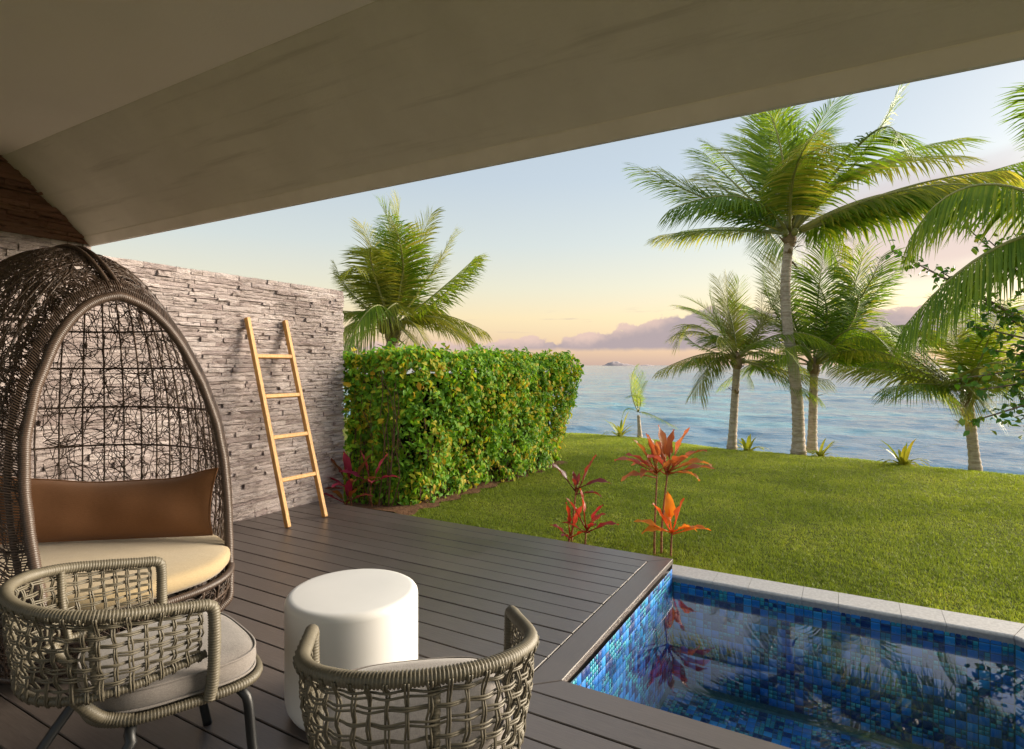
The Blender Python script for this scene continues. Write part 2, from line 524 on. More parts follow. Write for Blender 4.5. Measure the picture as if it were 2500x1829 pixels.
def timat(name, stops, trans=.5):
    m = bpy.data.materials.new(name); m.use_nodes = True
    t = NT(m.node_tree)
    out = t.n('ShaderNodeOutputMaterial')
    o = t.obj()
    n = t.noise(t.mapv(o, (6, 6, 6)), 2, 3)
    f = t.m('ADD', t.m('MULTIPLY', t.orand(), .65), t.m('MULTIPLY', n, .35))
    c = t.ramp(f, stops)
    bs = t.n('ShaderNodeBsdfPrincipled')
    t.put(bs.inputs['Base Color'], c)
    bs.inputs['Roughness'].default_value = .36
    tr = t.n('ShaderNodeBsdfTranslucent'); t.put(tr.inputs[0], t.mix(1.0, c, (1.6, 1.1, .7), 'MULTIPLY'))
    mx = t.n('ShaderNodeMixShader'); mx.inputs[0].default_value = trans
    t.put(mx.inputs[1], bs.outputs[0]); t.put(mx.inputs[2], tr.outputs[0])
    t.put(out.inputs[0], mx.outputs[0])
    return m
M_TI_BRONZE = timat('ti_leaf_bronze', [(.1, (.34, .10, .045)), (.35, (.46, .17, .06)), (.55, (.50, .25, .07)), (.75, (.48, .10, .09)), (.95, (.46, .30, .09))])
M_TI_ORANGE = timat('ti_leaf_orange', [(.1, (.66, .18, .03)), (.5, (.76, .32, .03)), (.8, (.66, .14, .05)), (1, (.80, .42, .04))], .55)
M_TI_RED = timat('ti_leaf_red', [(.1, (.32, .030, .025)), (.4, (.48, .07, .03)), (.7, (.26, .022, .035)), (1, (.46, .11, .04))])
M_TI_DARK = timat('ti_leaf_maroon', [(.1, (.12, .022, .022)), (.5, (.19, .03, .03)), (1, (.30, .05, .035))], .4)
M_TI_PURPLE = timat('ti_leaf_magenta', [(.1, (.30, .02, .08)), (.35, (.42, .05, .12)), (.6, (.20, .12, .035)), (.8, (.40, .12, .04)), (1, (.22, .03, .05))], .45)
M_TI_STEM = simple('ti_stem', (.20, .05, .03), (.36, .17, .06), 60, .6, .5, 90, .003, vecscale=(.2, .2, 1))

def f_wicker(c1, c2, c3, rough=.5):
    def fn(t, bs, out):
        o = t.obj()
        n = t.noise(o, 9, 5, .6)
        s = t.noise(o, 70, 3, .6)
        f = t.m('ADD', t.m('MULTIPLY', t.island(), .4), t.m('MULTIPLY', n, .6))
        c = t.mix(t.ss(f, .25, .75), c1, c2)
        c = t.mix(t.m('MULTIPLY', t.ss(s, .5, .8), .45), c, c3)
        t.put(bs.inputs['Base Color'], c)
        bs.inputs['Roughness'].default_value = rough
        t.put(bs.inputs['Normal'], t.bump(t.noise(o, 240, 2), .25, .001))
    return fn
M_CANE = pmat('grey_cane', f_wicker((.082, .070, .047), (.135, .118, .083), (.048, .040, .027), .52))
M_DARKWICK = pmat('dark_wicker', f_wicker((.050, .033, .024), (.085, .056, .041), (.13, .09, .068), .40))
M_METAL = simple('black_metal', (.005, .006, .007), (.008, .009, .010), 12, .45, .1, 90, .001)
def fabric(name, c1, c2, scale=420, rough=.95):
    def fn(t, bs, out):
        o = t.obj()
        wv = t.m('ADD', t.noise(t.mapv(o, (1, .18, 1)), scale, 2), t.noise(t.mapv(o, (.18, 1, 1)), scale, 2))
        n = t.noise(o, 6, 4)
        f = t.m('ADD', t.m('MULTIPLY', t.ss(wv, .7, 1.3), .7), t.m('MULTIPLY', n, .3))
        t.put(bs.inputs['Base Color'], t.mix(f, c1, c2))
        bs.inputs['Roughness'].default_value = rough
        bs.inputs['Sheen Weight'].default_value = .25
        bs.inputs['Specular IOR Level'].default_value = .2
        h = t.m('ADD', t.m('MULTIPLY', wv, .12), t.noise(o, 5, 3))
        t.put(bs.inputs['Normal'], t.bump(h, .35, .012))
    return pmat(name, fn)
M_FAB_GREY = fabric('grey_linen', (.155, .138, .128), (.245, .222, .205))
M_FAB_TAN = fabric('tan_canvas', (.34, .26, .145), (.43, .335, .20))
M_FAB_BROWN = fabric('brown_leathercloth', (.215, .095, .038), (.26, .118, .050), 300, .8)
M_TABLE = simple('white_resin', (.68, .675, .66), (.72, .715, .70), 3, .42, .03, 30, .004, .4)
def f_wood(t, bs, out):
    o = t.obj()
    g = t.noise(t.mapv(o, (30, 30, 2.2)), 2.5, 6, .65, .6)
    n = t.noise(o, 5, 4)
    c = t.mix(t.ss(g, .3, .7), (.46, .225, .055), (.62, .35, .105))
    c = t.mix(t.m('MULTIPLY', t.ss(n, .55, .8), .6), c, (.30, .135, .04))
    t.put(bs.inputs['Base Color'], c)
    bs.inputs['Roughness'].default_value = .55
    t.put(bs.inputs['Normal'], t.bump(g, .25, .003))
M_WOOD = pmat('teak', f_wood)
M_ISLE = simple('island_haze', (.26, .22, .235), (.32, .27, .275), .02, .95, world_co=True)

# ================================================================== SETTING
GZ = -.12                            # lawn level (deck top is 0)
WATER_Z = -.162
SEA_Z = -2.3
EDGE = [(-40, 12.6), (-12, 11.9), (-5.0, 11.35), (-4.4, 11.42), (-3.6, 11.45), (-2.9, 11.2), (-2.4, 10.85), (-1.8, 10.66), (-1.15, 10.68), (-.67, 10.64), (-.15, 10.6), (.7, 10.2), (1.25, 10.06), (2.0, 10.05), (4, 9.9), (12, 9.6), (40, 9.0)]
def edge_y(x):
    return np.interp(x, [e[0] for e in EDGE], [e[1] for e in EDGE]) + .05 * np.sin(x * 2.3) + .03 * np.sin(x * 5.1 + 1)
def ground_z(x, y):
    x = np.asarray(x, float); y = np.asarray(y, float)
    e = edge_y(x)
    u = y - e
    z = GZ + .012 * np.sin(x * 1.1 + y * .6) * np.clip((y - 4.3) / 2, 0, 1)
    z = z - np.where(u > -.6, .10 * np.clip(u + .6, 0, .6) ** 2, 0)
    z = z - np.where(u > 0, np.minimum(.55 * u + .05 * u * u, 6.0), 0)
    return z

# sea out to the horizon: real waves that die away with distance
WR = np.random.default_rng(3)
az_ = np.radians(np.linspace(-72, 52, 760))
rad_ = np.r_[np.geomspace(12, 900, 430), np.geomspace(930, 45000, 26)]
Rg, Ag = np.meshgrid(rad_, az_, indexing='ij')
Xs, Ys = Rg * np.sin(Ag), Rg * np.cos(Ag)
Zs = np.full_like(Xs, SEA_Z)
cell_ = np.maximum(Rg * .0101, Rg * (az_[1] - az_[0]))
for k in range(64):
    lam = 0.5 * (7.5 / .5) ** WR.random()
    th = np.radians(-8 + WR.normal(0, 34))
    kx, ky = np.sin(th) * 2 * np.pi / lam, np.cos(th) * 2 * np.pi / lam
    ph = kx * Xs + ky * Ys + WR.uniform(0, 6.28)
    fade = np.clip((lam / cell_ - 2.2) / 2.0, 0, 1)
    grp = .6 + .4 * np.sin(Xs * .045 * WR.uniform(.5, 1.5) + Ys * .06 * WR.uniform(.5, 1.5) + WR.uniform(0, 6))
    wv = np.sin(ph)
    Zs += fade * grp * lam * .0050 * (wv - .25 * np.cos(2 * ph))
nr_, nc_ = Xs.shape
ii = (np.arange(nr_ - 1)[:, None] * nc_ + np.arange(nc_ - 1)[None]).ravel()
quad = np.stack([ii, ii + 1, ii + nc_ + 1, ii + nc_], 1)[:, ::-1].ravel()
Vs = np.stack([Xs, Ys, Zs], -1).reshape(-1, 3)
low = len(Vs)
Vs = np.r_[Vs, np.array([(-60000, 9, SEA_Z - .9), (60000, 9, SEA_Z - .9), (60000, 60000, SEA_Z - .9), (-60000, 60000, SEA_Z - .9)])]
quad = np.r_[quad, [low, low + 1, low + 2, low + 3]]
me = np_mesh('sea', Vs, quad, np.arange(len(quad) // 4) * 4, np.full(len(quad) // 4, 4), True)
tag(link_mesh('sea', me, M_SEA), kind='structure')

# lawn: one sheet with an opening for the pool
POOL = [(-1.018, 2.215), (1.0, 2.215), (1.0, 3.62), (.73, 3.90), (-1.018, 3.90)]       # inner face of the pool walls
xs = np.r_[-45, -30, -20, -14, -10, np.arange(-8, 6.01, .2), 8, 11, 15, 20, 30, 45]
ys = np.r_[np.arange(4.08, 12.6, .15), np.arange(12.7, 18, .5), 20, 24]
V = []; idx = {}
for j, y in enumerate(ys):
    for i, x in enumerate(xs):
        idx[i, j] = len(V); V.append((x, y, float(ground_z(x, y))))
Fs = [(idx[i, j], idx[i + 1, j], idx[i + 1, j + 1], idx[i, j + 1]) for j in range(len(ys) - 1) for i in range(len(xs) - 1)]
mb = MB(); mb.add(V, Fs)
g = GZ
mb.add([(-45, -30, g), (-1.05, -30, g), (-1.05, 4.08, g), (-45, 4.08, g)], [(0, 1, 2, 3)])
mb.add([(-1.05, -30, g), (1.2, -30, g), (1.2, 2.15, g), (-1.05, 2.15, g)], [(0, 1, 2, 3)])
mb.add([(1.2, -30, g), (45, -30, g), (45, 4.08, g), (1.2, 4.08, g)], [(0, 1, 2, 3)])
mb.add([(1.13, 3.62, g), (1.2, 3.62, g), (1.2, 4.08, g), (.70, 4.08, g)], [(0, 1, 2, 3)])
mb.add([(-1.09, 4.04, g), (.86, 4.04, g), (.86, 4.08, g), (-1.09, 4.08, g)], [(0, 1, 2, 3)])
tag(mb.build('lawn', M_LAWN, smooth=True), kind='structure')

# bare earth strip along the hedge foot
mb = MB()
L = [(-3.62 + .05 * math.sin(i * 1.7) + random.uniform(-.02, .02) + (.10 * max(0, (i - 20) / 12)), 4.25 + i * .1) for i in range(36)]
vs = []
for (x, y) in L:
    vs += [(-4.7, y, GZ + .006), (x - .12, y, GZ + .022 + random.uniform(0, .012)), (x, y, GZ + .004)]
fs = []
for i in range(len(L) - 1):
    for k in range(2):
        a = i * 3 + k
        fs.append((a, a + 1, a + 4, a + 3))
mb.add(vs, fs)
tag(mb.build('soil_bed', M_EARTH, smooth=True), kind='structure')

# ------------------------------------------------------------------ swimming pool
pool = empty('swimming_pool', (0, 0, 0))
tag(pool, 'small plunge pool lined with blue mosaic beside the deck', 'pool')
FLOOR_Z = -.82
mb = MB()
n = len(POOL)
vs = [(x, y, -.033 if (x < -.9 and y < 3.89) or y < 2.3 else -.10) for x, y in POOL] + [(x, y, FLOOR_Z) for x, y in POOL]
mb.add(vs, [(i, i + n, (i + 1) % n + n, (i + 1) % n) for i in range(n)] + [tuple(range(n, 2 * n))])
mb.build('basin', M_GROUT, pool)
# mosaic: cells of one large tile or of four small ones
CELL = .0485
def tile_mesh(small):
    s = .5 if not small else .5
    b = .06 if not small else .1
    vs = [(-s, -s, 0), (s, -s, 0), (s, s, 0), (-s, s, 0), (-s + b, -s + b, 1), (s - b, -s + b, 1), (s - b, s - b, 1), (-s + b, s - b, 1)]
    fs = [(4, 5, 6, 7), (0, 1, 5, 4), (1, 2, 6, 5), (2, 3, 7, 6), (3, 0, 4, 7)]
    return vs, fs
TM = {}
for sm in (False, True):
    q = MB(); q.add(*tile_mesh(sm)); me = q.mesh('tile'); me.materials.append(M_TILE)
    at = me.attributes.new('small', 'FLOAT', 'POINT'); at.data.foreach_set('value', [1.0 if sm else 0.0] * 8)
    TM[sm] = me
sv, sf = np.array(tile_mesh(False)[0]), tile_mesh(False)[1]
joinV = []; joinS = []; ntile = 0
def lay(origin, du, dv, nu, nv, single):
    """tiles over nu x nv cells; single(i, j) -> each tile its own object"""
    global ntile
    O, du, dv = Vector(origin), Vector(du), Vector(dv)
    nn = du.cross(dv).normalized()
    if abs(nn.z) < .5: nn = -nn                    # walls: towards the water
    for j in range(nv):
        for i in range(nu):
            small = ((i * 2 + j * 3 + (i * j) % 3) % 5 in (0, 2)) if random.random() < .8 else random.random() < .5
            parts = [(.5, .5, .92)] if not small else [(.25, .25, .42), (.75, .25, .42), (.25, .75, .42), (.75, .75, .42)]
            for (a, b, s) in parts:
                c = O + du * (i + a) * CELL + dv * (j + b) * CELL + nn * .0005
                if single(i, j) and ntile < 300:
                    o = bpy.data.objects.new('tile', TM[small]); COL.objects.link(o); o.parent = pool
                    mt = Matrix((du * s * CELL, dv * s * CELL, nn * .0022)).transposed().to_4x4(); mt.translation = c
                    o.matrix_local = mt; ntile += 1
                else:
                    P = np.array(c) + sv[:, :1] * np.array(du) * s * CELL + sv[:, 1:2] * np.array(dv) * s * CELL + sv[:, 2:] * np.array(nn) * .0022
                    joinV.append(P); joinS.append(1.0 if small else 0.0)
nz_ = int((-.10 - FLOOR_Z) / CELL)
lay((-1.016, 3.898, -.106), (1, 0, 0), (0, 0, -1), 36, nz_, lambda i, j: j < 3)          # far wall
lay((-1.016, 2.217, -.038), (0, 1, 0), (0, 0, -1), 34, nz_ + 1, lambda i, j: False)         # wall under the deck edge
dd = Vector((.27, -.28, 0)).normalized()
lay((.735, 3.896, -.106), dd, (0, 0, -1), 7, nz_, lambda i, j: j < 3)
lay((-1.016, 2.217, FLOOR_Z), (1, 0, 0), (0, 1, 0), 41, 34, lambda i, j: False)
JV = np.concatenate(joinV); nt_ = len(joinV)
loops = (np.array(sf).ravel()[None] + 8 * np.arange(nt_)[:, None]).ravel()
me = np_mesh('mosaic', JV, loops, np.arange(nt_ * 5) * 4, np.full(nt_ * 5, 4))
at = me.attributes.new('small', 'FLOAT', 'POINT'); at.data.foreach_set('value', np.repeat(joinS, 8).astype(np.float32))
tag(link_mesh('mosaic', me, M_TILE, pool), kind='stuff')
# coping stones: flat with a rounded lip towards the water
def coping(p, q, wid=.18, e0=0.0, e1=0.0):
    p, q = Vector((*p, 0)), Vector((*q, 0))
    d = (q - p).normalized(); nrm = Vector((-d.y, d.x, 0))
    prof = [(-.022, -.104), (-.027, -.099), (-.028, -.092), (-.025, -.085), (-.017, -.081), (wid - .004, -.080), (wid, -.084), (wid, -.14), (0, -.14)]
    b = MB()
    vs = [p + nrm * a + d * (e0 * a / wid) + UP * z for a, z in prof] + [q + nrm * a + d * (e1 * a / wid) + UP * z for a, z in prof]
    k = len(prof)
    b.add(vs, [tuple(range(k - 1, -1, -1)), tuple(range(k, 2 * k))] + [(i, (i + 1) % k, (i + 1) % k + k, i + k) for i in range(k)])
    b.build('coping_stone', M_COPING, pool)
cuts = [.735, .445, .245, -.06, -.25, -.55, -.76, -1.075]
for a, b in zip(cuts[1:], cuts[:-1]):
    coping((a + .001, 3.90), (b - .001, 3.90), e1=.076 if b > .7 else 0)
coping((.737, 3.898), (1.0, 3.625), e0=-.075, e1=.07)
for y0 in np.arange(2.25, 3.5, .34):
    y1 = y0 + .338 if y0 < 3.2 else 3.622
    coping((1.002, y1), (1.002, y0), e0=-.07 if y0 > 3.2 else 0)
mb = MB()
mb.add([(x, y, WATER_Z) for x, y in POOL], [tuple(range(n))])
tag(mb.build('pool_water', M_POOLWATER), kind='structure')

# ------------------------------------------------------------------ deck
deck = empty('deck')
tag(deck, kind='structure')
mb = MB()
mb.box((-4.42, -3.0, -.115), (-1.19, 3.93, -.034))
mb.box((-1.19, -3.0, -.115), (2.6, 2.19, -.034))
mb.build('joist_bed', M_DECKSUB, deck)
PITCH = 1.75 / 13; GAP = .006; TH = .030
def plank(poly, rz=0.0):
    c = np.mean(np.array(poly), axis=0)
    ca, sa = math.cos(-rz), math.sin(-rz)
    loc = [((x - c[0]) * ca - (y - c[1]) * sa, (x - c[0]) * sa + (y - c[1]) * ca) for x, y in poly]
    b = MB(); b.prism(loc, -TH, random.uniform(-.0012, .0012), .003)
    o = b.build('plank', M_DECK, deck)
    o.location = (c[0], c[1], 0); o.rotation_euler = (0, 0, rz)
XW, XP = -4.41, -1.03
yb = 3.95
plank([(XW, yb - PITCH + GAP), (XP - PITCH, yb - PITCH + GAP), (XP, yb), (XW, yb)])                  # far border board, mitred
plank([(XP - PITCH + GAP * .7, 2.2 - PITCH + GAP * .3), (XP, 2.2), (XP, yb - GAP * .6), (XP - PITCH + GAP * .7, yb - PITCH - GAP * .1)][::1], 0 + R_(90))
plank([(XP - PITCH + GAP * 1.6, 2.2 - PITCH + GAP), (2.6, 2.2 - PITCH + GAP), (2.6, 2.2), (XP + GAP * .6, 2.2)])
y = yb - PITCH
k = 0
while y > -2.9:
    y1 = y; y0 = y - PITCH + GAP
    k += 1
    xr = XP - PITCH - GAP * .3 if y0 > 2.2 - PITCH - .03 else 2.6
    if y0 > 2.2 - PITCH - .03:
        plank([(XW, y0), (xr, y0), (xr, y1), (XW, y1)])
    else:
        plank([(XW, y0), (xr, y0), (xr, y1), (XW, y1)])
    y -= PITCH
mb = MB()                                                        # fascia boards closing the deck edge
mb.box((-4.40, 3.936, -.16), (-1.034, 3.948, -.031))
mb.box((-1.075, 2.19, -.16), (-1.062, 3.936, -.031))
mb.box((-1.062, 2.166, -.16), (2.6, 2.178, -.031))
mb.build('edge_board', M_DECK, deck)

# ------------------------------------------------------------------ ledger stone wall
wall = empty('stone_wall', (-4.42, 1.5, 0))
tag(wall, 'grey-pink wall of stacked ledger stones behind the ladder', 'wall')
WX, WEND, WTOP = -4.42, 4.263, 2.05
def wp(o):
    o.matrix_parent_inverse = Matrix.Translation((4.42, -1.5, 0))
    return o
mb = MB()
mb.box((-4.68, -3.0, -.2), (WX - .022, WEND - .012, WTOP - .012))
mb.box((-4.68, -3.0, WTOP - .012), (WX - .022, 1.985, 2.9))
wp(mb.build('wall_core', M_MORTAR, wall))
stones = []
z = -.10
rowi = 0
while z < 2.80:
    h = random.choice([.022, .026, .030, .034, .038, .044]) * random.uniform(.95, 1.05)
    top_here = z + h
    tall = z > WTOP - .03
    if not tall and top_here > WTOP - .022:
        h = WTOP - z; top_here = WTOP
    yend = WEND if not tall else 1.995
    y = yend
    first = True
    while y > -1.3:
        l = random.choice([.10, .14, .18, .22, .27, .34]) * random.uniform(.8, 1.25)
        if first: l *= random.uniform(.4, 1.0); first = False
        y0 = max(y - l, -1.4)
        d = random.gauss(.002, .008) + (.012 if (z > 1.97 and y < 2.0) else 0)
        d = max(d, -.004)
        if l > .2 and h > .045 and random.random() < .35:         # split lengthwise into two thin courses
            zm = z + h * random.uniform(.4, .6)
            stones.append((y0, y, z, zm, d)); stones.append((y0, y, zm, z + h, max(-.004, d + random.gauss(0, .006))))
        else:
            stones.append((y0, y, z, z + h, d))
        y = y0
    z = top_here
    rowi += 1
def stone_geo(y0, y1, z0, z1, d):
    g = .0016
    y0 += g; y1 -= g; z0 += g; z1 -= g
    ny = max(3, min(7, int((y1 - y0) / .045) + 2)); nz = 3
    fr = []
    skew = random.uniform(-.004, .004)
    for k in range(nz):
        for i in range(ny):
            u = i / (ny - 1); v = k / (nz - 1)
            bd = (i in (0, ny - 1)) or (k in (0, nz - 1))
            x = WX + d + skew * (u - .5) * 2 + max(-.006, random.gauss(0, .0035)) - (random.uniform(.001, .007) if bd else 0)
            zz = z0 + (z1 - z0) * v + (random.uniform(-.0022, .0022) if k in (0, 2) else random.uniform(-.2, .2) * (z1 - z0))
            yy = y0 + (y1 - y0) * u + (random.uniform(-.003, .003) if 0 < i < ny - 1 else random.uniform(-.0015, .0015))
            fr.append((x, yy, zz))
    fs = []
    for k in range(nz - 1):
        for i in range(ny - 1):
            a = k * ny + i
            fs.append((a, a + 1, a + ny + 1, a + ny))
    ring = [i for i in range(ny)] + [k * ny + ny - 1 for k in range(1, nz)] + [(nz - 1) * ny + i for i in range(ny - 2, -1, -1)] + [k * ny for k in range(nz - 2, 0, -1)]
    base = len(fr)
    back = [(WX - .03, fr[q][1], fr[q][2]) for q in ring]
    m_ = len(ring)
    for a in range(m_):
        b_ = (a + 1) % m_
        fs.append((ring[b_], ring[a], base + a, base + b_))
    return fr + back, fs
def seen_size(s):
    P = Vector((WX, (s[0] + s[1]) / 2, (s[2] + s[3]) / 2)) - Vector((0, 0, CAM_H))
    dep = P.dot(FWD)
    if dep < .3: return 0
    u = P.dot(RGT) / dep; v = P.z / dep
    if abs(u) > .87 or v > .62 or v < -.62: return 0
    if s[0] < 2.9 and s[2] < 1.60: return 0                    # behind the pod chair
    if s[2] > 2.1 + (2.0 - s[1]) * .93: return 0               # above the soffit
    return (s[1] - s[0]) * (s[3] - s[2]) / dep ** 2
order = sorted(range(len(stones)), key=lambda i: -seen_size(stones[i]))
single = set(order[:300])
rest = MB(); rest_red = MB()
for i, s in enumerate(stones):
    v_, f_ = stone_geo(*s)
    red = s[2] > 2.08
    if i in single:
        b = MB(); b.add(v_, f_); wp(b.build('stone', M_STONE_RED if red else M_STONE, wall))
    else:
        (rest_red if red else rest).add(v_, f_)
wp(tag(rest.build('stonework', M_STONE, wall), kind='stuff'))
wp(tag(rest_red.build('shaded_stonework', M_STONE_RED, wall), 'reddish brown stones under the roof, its shade put into their colour', kind='stuff'))

# ------------------------------------------------------------------ veranda roof
roof = empty('veranda_roof', (-1.0, 1.0, 2.5))
tag(roof, 'pale plastered veranda roof with a long sloping soffit and eave', 'roof')
def rp(o):
    o.matrix_parent_inverse = Matrix.Translation((1.0, -1.0, -2.5))
    return o
EY, EZ, IY, IZ = 2.0, 2.104, 1.518, 2.556
X0, X1 = -6.2, 4.5
sl = (IZ - EZ) / (IY - EY)
def strip(name, prof, mat):
    """a profile in the Y-Z plane run along X"""
    b = MB(); k = len(prof)
    vs = [(X0, y, z) for y, z in prof] + [(X1, y, z) for y, z in prof]
    b.add(vs, [tuple(range(k)), tuple(range(2 * k - 1, k - 1, -1))] + [(i, i + k, (i + 1) % k + k, (i + 1) % k) for i in range(k)])
    return rp(b.build(name, mat, roof))
gy = EY - .055
strip('soffit', [(gy, EZ + sl * (gy - EY)), (IY, IZ), (IY, IZ + .10), (gy, EZ + sl * (gy - EY) + .10)], M_SOFFIT)
strip('eave_trim', [(EY, EZ - .004), (EY - .02, EZ - .004), (gy, EZ + sl * (gy - EY) - .006), (gy, EZ + sl * (gy - EY) + .08), (EY, EZ + .075)], M_FASCIA)
strip('fascia', [(EY + .0025, EZ + .004), (EY + .014, EZ + .002), (EY + .016, EZ + .10), (EY + .0025, EZ + .10)], M_FASCIA)
strip('ceiling', [(IY, IZ + .003), (-2.2, IZ + .003), (-2.2, IZ + .12), (IY, IZ + .12)], M_CEIL)
strip('roof_slab', [(EY + .02, EZ + .102), (IY, IZ + .125), (-2.3, IZ + .125), (-2.3, IZ + .3), (IY - .1, IZ + .32), (EY + .03, EZ + .13)], M_FASCIA)

# ================================================================== PLANTS
def cam_offset(r, u, a):
    """offset along picture-right, up and away, in metres"""
    return RGT * r + UP * u + FWD * a

# leaves as flat diamonds bent along the middle, many at once
def leaf_cloud(name, P, Nrm, size, mat, parent, aspect=.5, droop=.25):
    """P points, Nrm facing directions; every leaf six triangles with a folded mid-rib"""
    n = len(P)
    rnd = rng.normal(size=(n, 3))
    T = np.cross(Nrm, rnd); T /= np.linalg.norm(T, axis=1, keepdims=True) + 1e-9
    T[:, 2] -= .35; T /= np.linalg.norm(T, axis=1, keepdims=True)
    B = np.cross(Nrm, T); B /= np.linalg.norm(B, axis=1, keepdims=True) + 1e-9
    N2 = np.cross(T, B)
    s = np.asarray(size).reshape(-1, 1)
    q = lambda t, b, h: P + T * s * t + B * s * b * aspect + N2 * s * h
    V = np.stack([q(0, 0, 0), q(.38, .5, .10), q(.38, -.5, .10), q(.45, 0, 0), q(1.0, 0, -droop), q(.75, .32, .0), q(.75, -.32, .0)], 1).reshape(-1, 3)
    tri = np.array([(0, 3, 1), (0, 2, 3), (3, 5, 1), (3, 2, 6), (3, 4, 5), (3, 6, 4)])
    loops = (tri.ravel()[None] + 7 * np.arange(n)[:, None]).ravel()
    me = np_mesh(name, V, loops, np.arange(n * 6) * 3, np.full(n * 6, 3))
    return link_mesh(name, me, mat, parent)

# ------------------------------------------------------------------ clipped hedge
hedge = empty('hedge', (-4.1, 5.9, GZ))
tag(hedge, 'clipped green hedge running from the stone wall towards the sea', 'hedge')
def hp(o):
    o.matrix_parent_inverse = Matrix.Translation((4.1, -5.9, -GZ))
    return o
def hedge_front(y, z):
    """x of the hedge face: leans outward towards the top and the far end"""
    t = np.clip((y - 4.4) / 3.0, 0, 1); h = np.clip((z - GZ) / 1.55, 0, 1)
    near = np.clip((4.85 - y) / .45, 0, 1)
    return -3.72 + .10 * t + .29 * h * (.45 + .55 * t) + .05 * np.sin(y * 3.1 + z * 2) + .04 * np.sin(y * 7.3 - z * 5) - .45 * near ** 2 - .16 * (np.clip(h - .86, 0, .2) / .14) ** 2 - .14 * np.clip((y - 7.5) / .35, 0, 1) ** 2
HY0, HY1 = 4.40, 7.78
def hedge_top(y, x):
    return 1.43 - .012 * (y - 4.4) + .03 * np.sin(y * 4.1 + x * 3) + .025 * np.sin(y * 9 + x * 7)
mb = MB()
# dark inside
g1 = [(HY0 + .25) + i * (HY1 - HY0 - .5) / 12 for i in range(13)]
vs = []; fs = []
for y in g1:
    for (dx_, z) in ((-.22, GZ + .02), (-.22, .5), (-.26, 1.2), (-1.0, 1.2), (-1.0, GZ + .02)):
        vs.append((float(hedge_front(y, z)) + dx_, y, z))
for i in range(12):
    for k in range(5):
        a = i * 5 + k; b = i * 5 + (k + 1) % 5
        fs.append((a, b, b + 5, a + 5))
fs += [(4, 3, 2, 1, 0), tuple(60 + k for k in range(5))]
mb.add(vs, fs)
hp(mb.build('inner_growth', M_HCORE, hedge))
def hedge_points(n_front, n_end, n_top, n_near):
    P, N = [], []
    y = rng.uniform(HY0, HY1, n_front); z = GZ + .03 + rng.beta(1.15, 1.0, n_front) * 1.55
    dep = rng.exponential(.055, n_front)
    lump = .05 * np.sin(y * 11 + 3 * np.sin(z * 7)) * np.sin(z * 13 + 2 * np.sin(y * 9)) + .035 * np.sin(y * 23 + z * 17)
    x = hedge_front(y, z) - dep + lump + rng.normal(0, .02, n_front)
    P.append(np.c_[x, y, z]); N.append(np.c_[np.ones(n_front), np.zeros(n_front), np.full(n_front, .35)])
    x = rng.uniform(-4.7, -3.3, n_end); z = GZ + .05 + rng.random(n_end) * 1.5
    x = np.minimum(x, hedge_front(np.full(n_end, HY1), z))
    yy = HY1 + .06 * np.sin(z * 6 + x * 4) + .1 * (z - GZ) - rng.exponential(.05, n_end)
    P.append(np.c_[x, yy, z]); N.append(np.c_[np.full(n_end, .5), np.ones(n_end), np.full(n_end, .3)])
    y = rng.uniform(HY0 - .05, HY1 + .1, n_top); x = -4.75 + rng.random(n_top) * (hedge_front(y, np.full(n_top, 1.4)) + 4.75)
    P.append(np.c_[x, y, hedge_top(y, x) - rng.exponential(.04, n_top) + .0]); N.append(np.c_[np.full(n_top, .3), np.zeros(n_top), np.ones(n_top)])
    x = rng.uniform(-4.6, -3.7, n_near); z = GZ + .03 + rng.random(n_near) * 1.5
    yy = HY0 + .05 * np.sin(z * 5 + x * 6) + rng.exponential(.07, n_near)
    x = np.minimum(x, hedge_front(yy, z))
    P.append(np.c_[x, yy, z]); N.append(np.c_[np.full(n_near, .4), -np.ones(n_near), np.full(n_near, .3)])
    return np.concatenate(P), np.concatenate(N)
P, N = hedge_points(16000, 2200, 5200, 3600)
# tufts that stand out of the clipped faces
tc = []
for k in range(130):
    y = random.uniform(HY0, HY1 + .05); x = random.uniform(-4.6, float(hedge_front(y, 1.4)))
    tc.append((x, y, float(hedge_top(y, x)) + random.uniform(-.02, .05)))
for k in range(120):
    y = random.uniform(HY0, HY1); z = random.uniform(.1, 1.35)
    tc.append((float(hedge_front(y, z)) + random.uniform(.0, .05), y, z))
for k in range(16):
    tc.append((random.uniform(-4.44, -4.30), random.uniform(4.30, 4.36), random.uniform(.35, 1.45)))
for c in tc:
    m_ = random.randint(7, 13)
    P = np.r_[P, np.array(c) + rng.normal(0, .032, (m_, 3))]
    N = np.r_[N, rng.normal(0, .5, (m_, 3)) + np.array([.5, -.2, .6])]
N = N + rng.normal(0, .42, N.shape); N /= np.linalg.norm(N, axis=1, keepdims=True)
hp(leaf_cloud('foliage', P, N, rng.uniform(.032, .062, len(P)) * rng.choice([.8, 1.0, 1.3, 1.6], len(P)), M_HEDGE, hedge, .55))
mb = MB()
for k in range(150):
    y = random.uniform(HY0 + .02, HY1); z0 = GZ; z1 = random.uniform(.4, 1.35)
    x = float(hedge_front(y, .3)) - random.uniform(.06, .22)
    pts = [(x, y, z0)]
    for s in range(1, 6):
        zz = z0 + (z1 - z0) * s / 5
        pts.append((float(hedge_front(y, zz)) - random.uniform(.03, .2), y + random.uniform(-.1, .1), zz))
    mb.tube(catmull(pts, 10), [.007 * (1 - .6 * i / 9) for i in range(10)], 4)
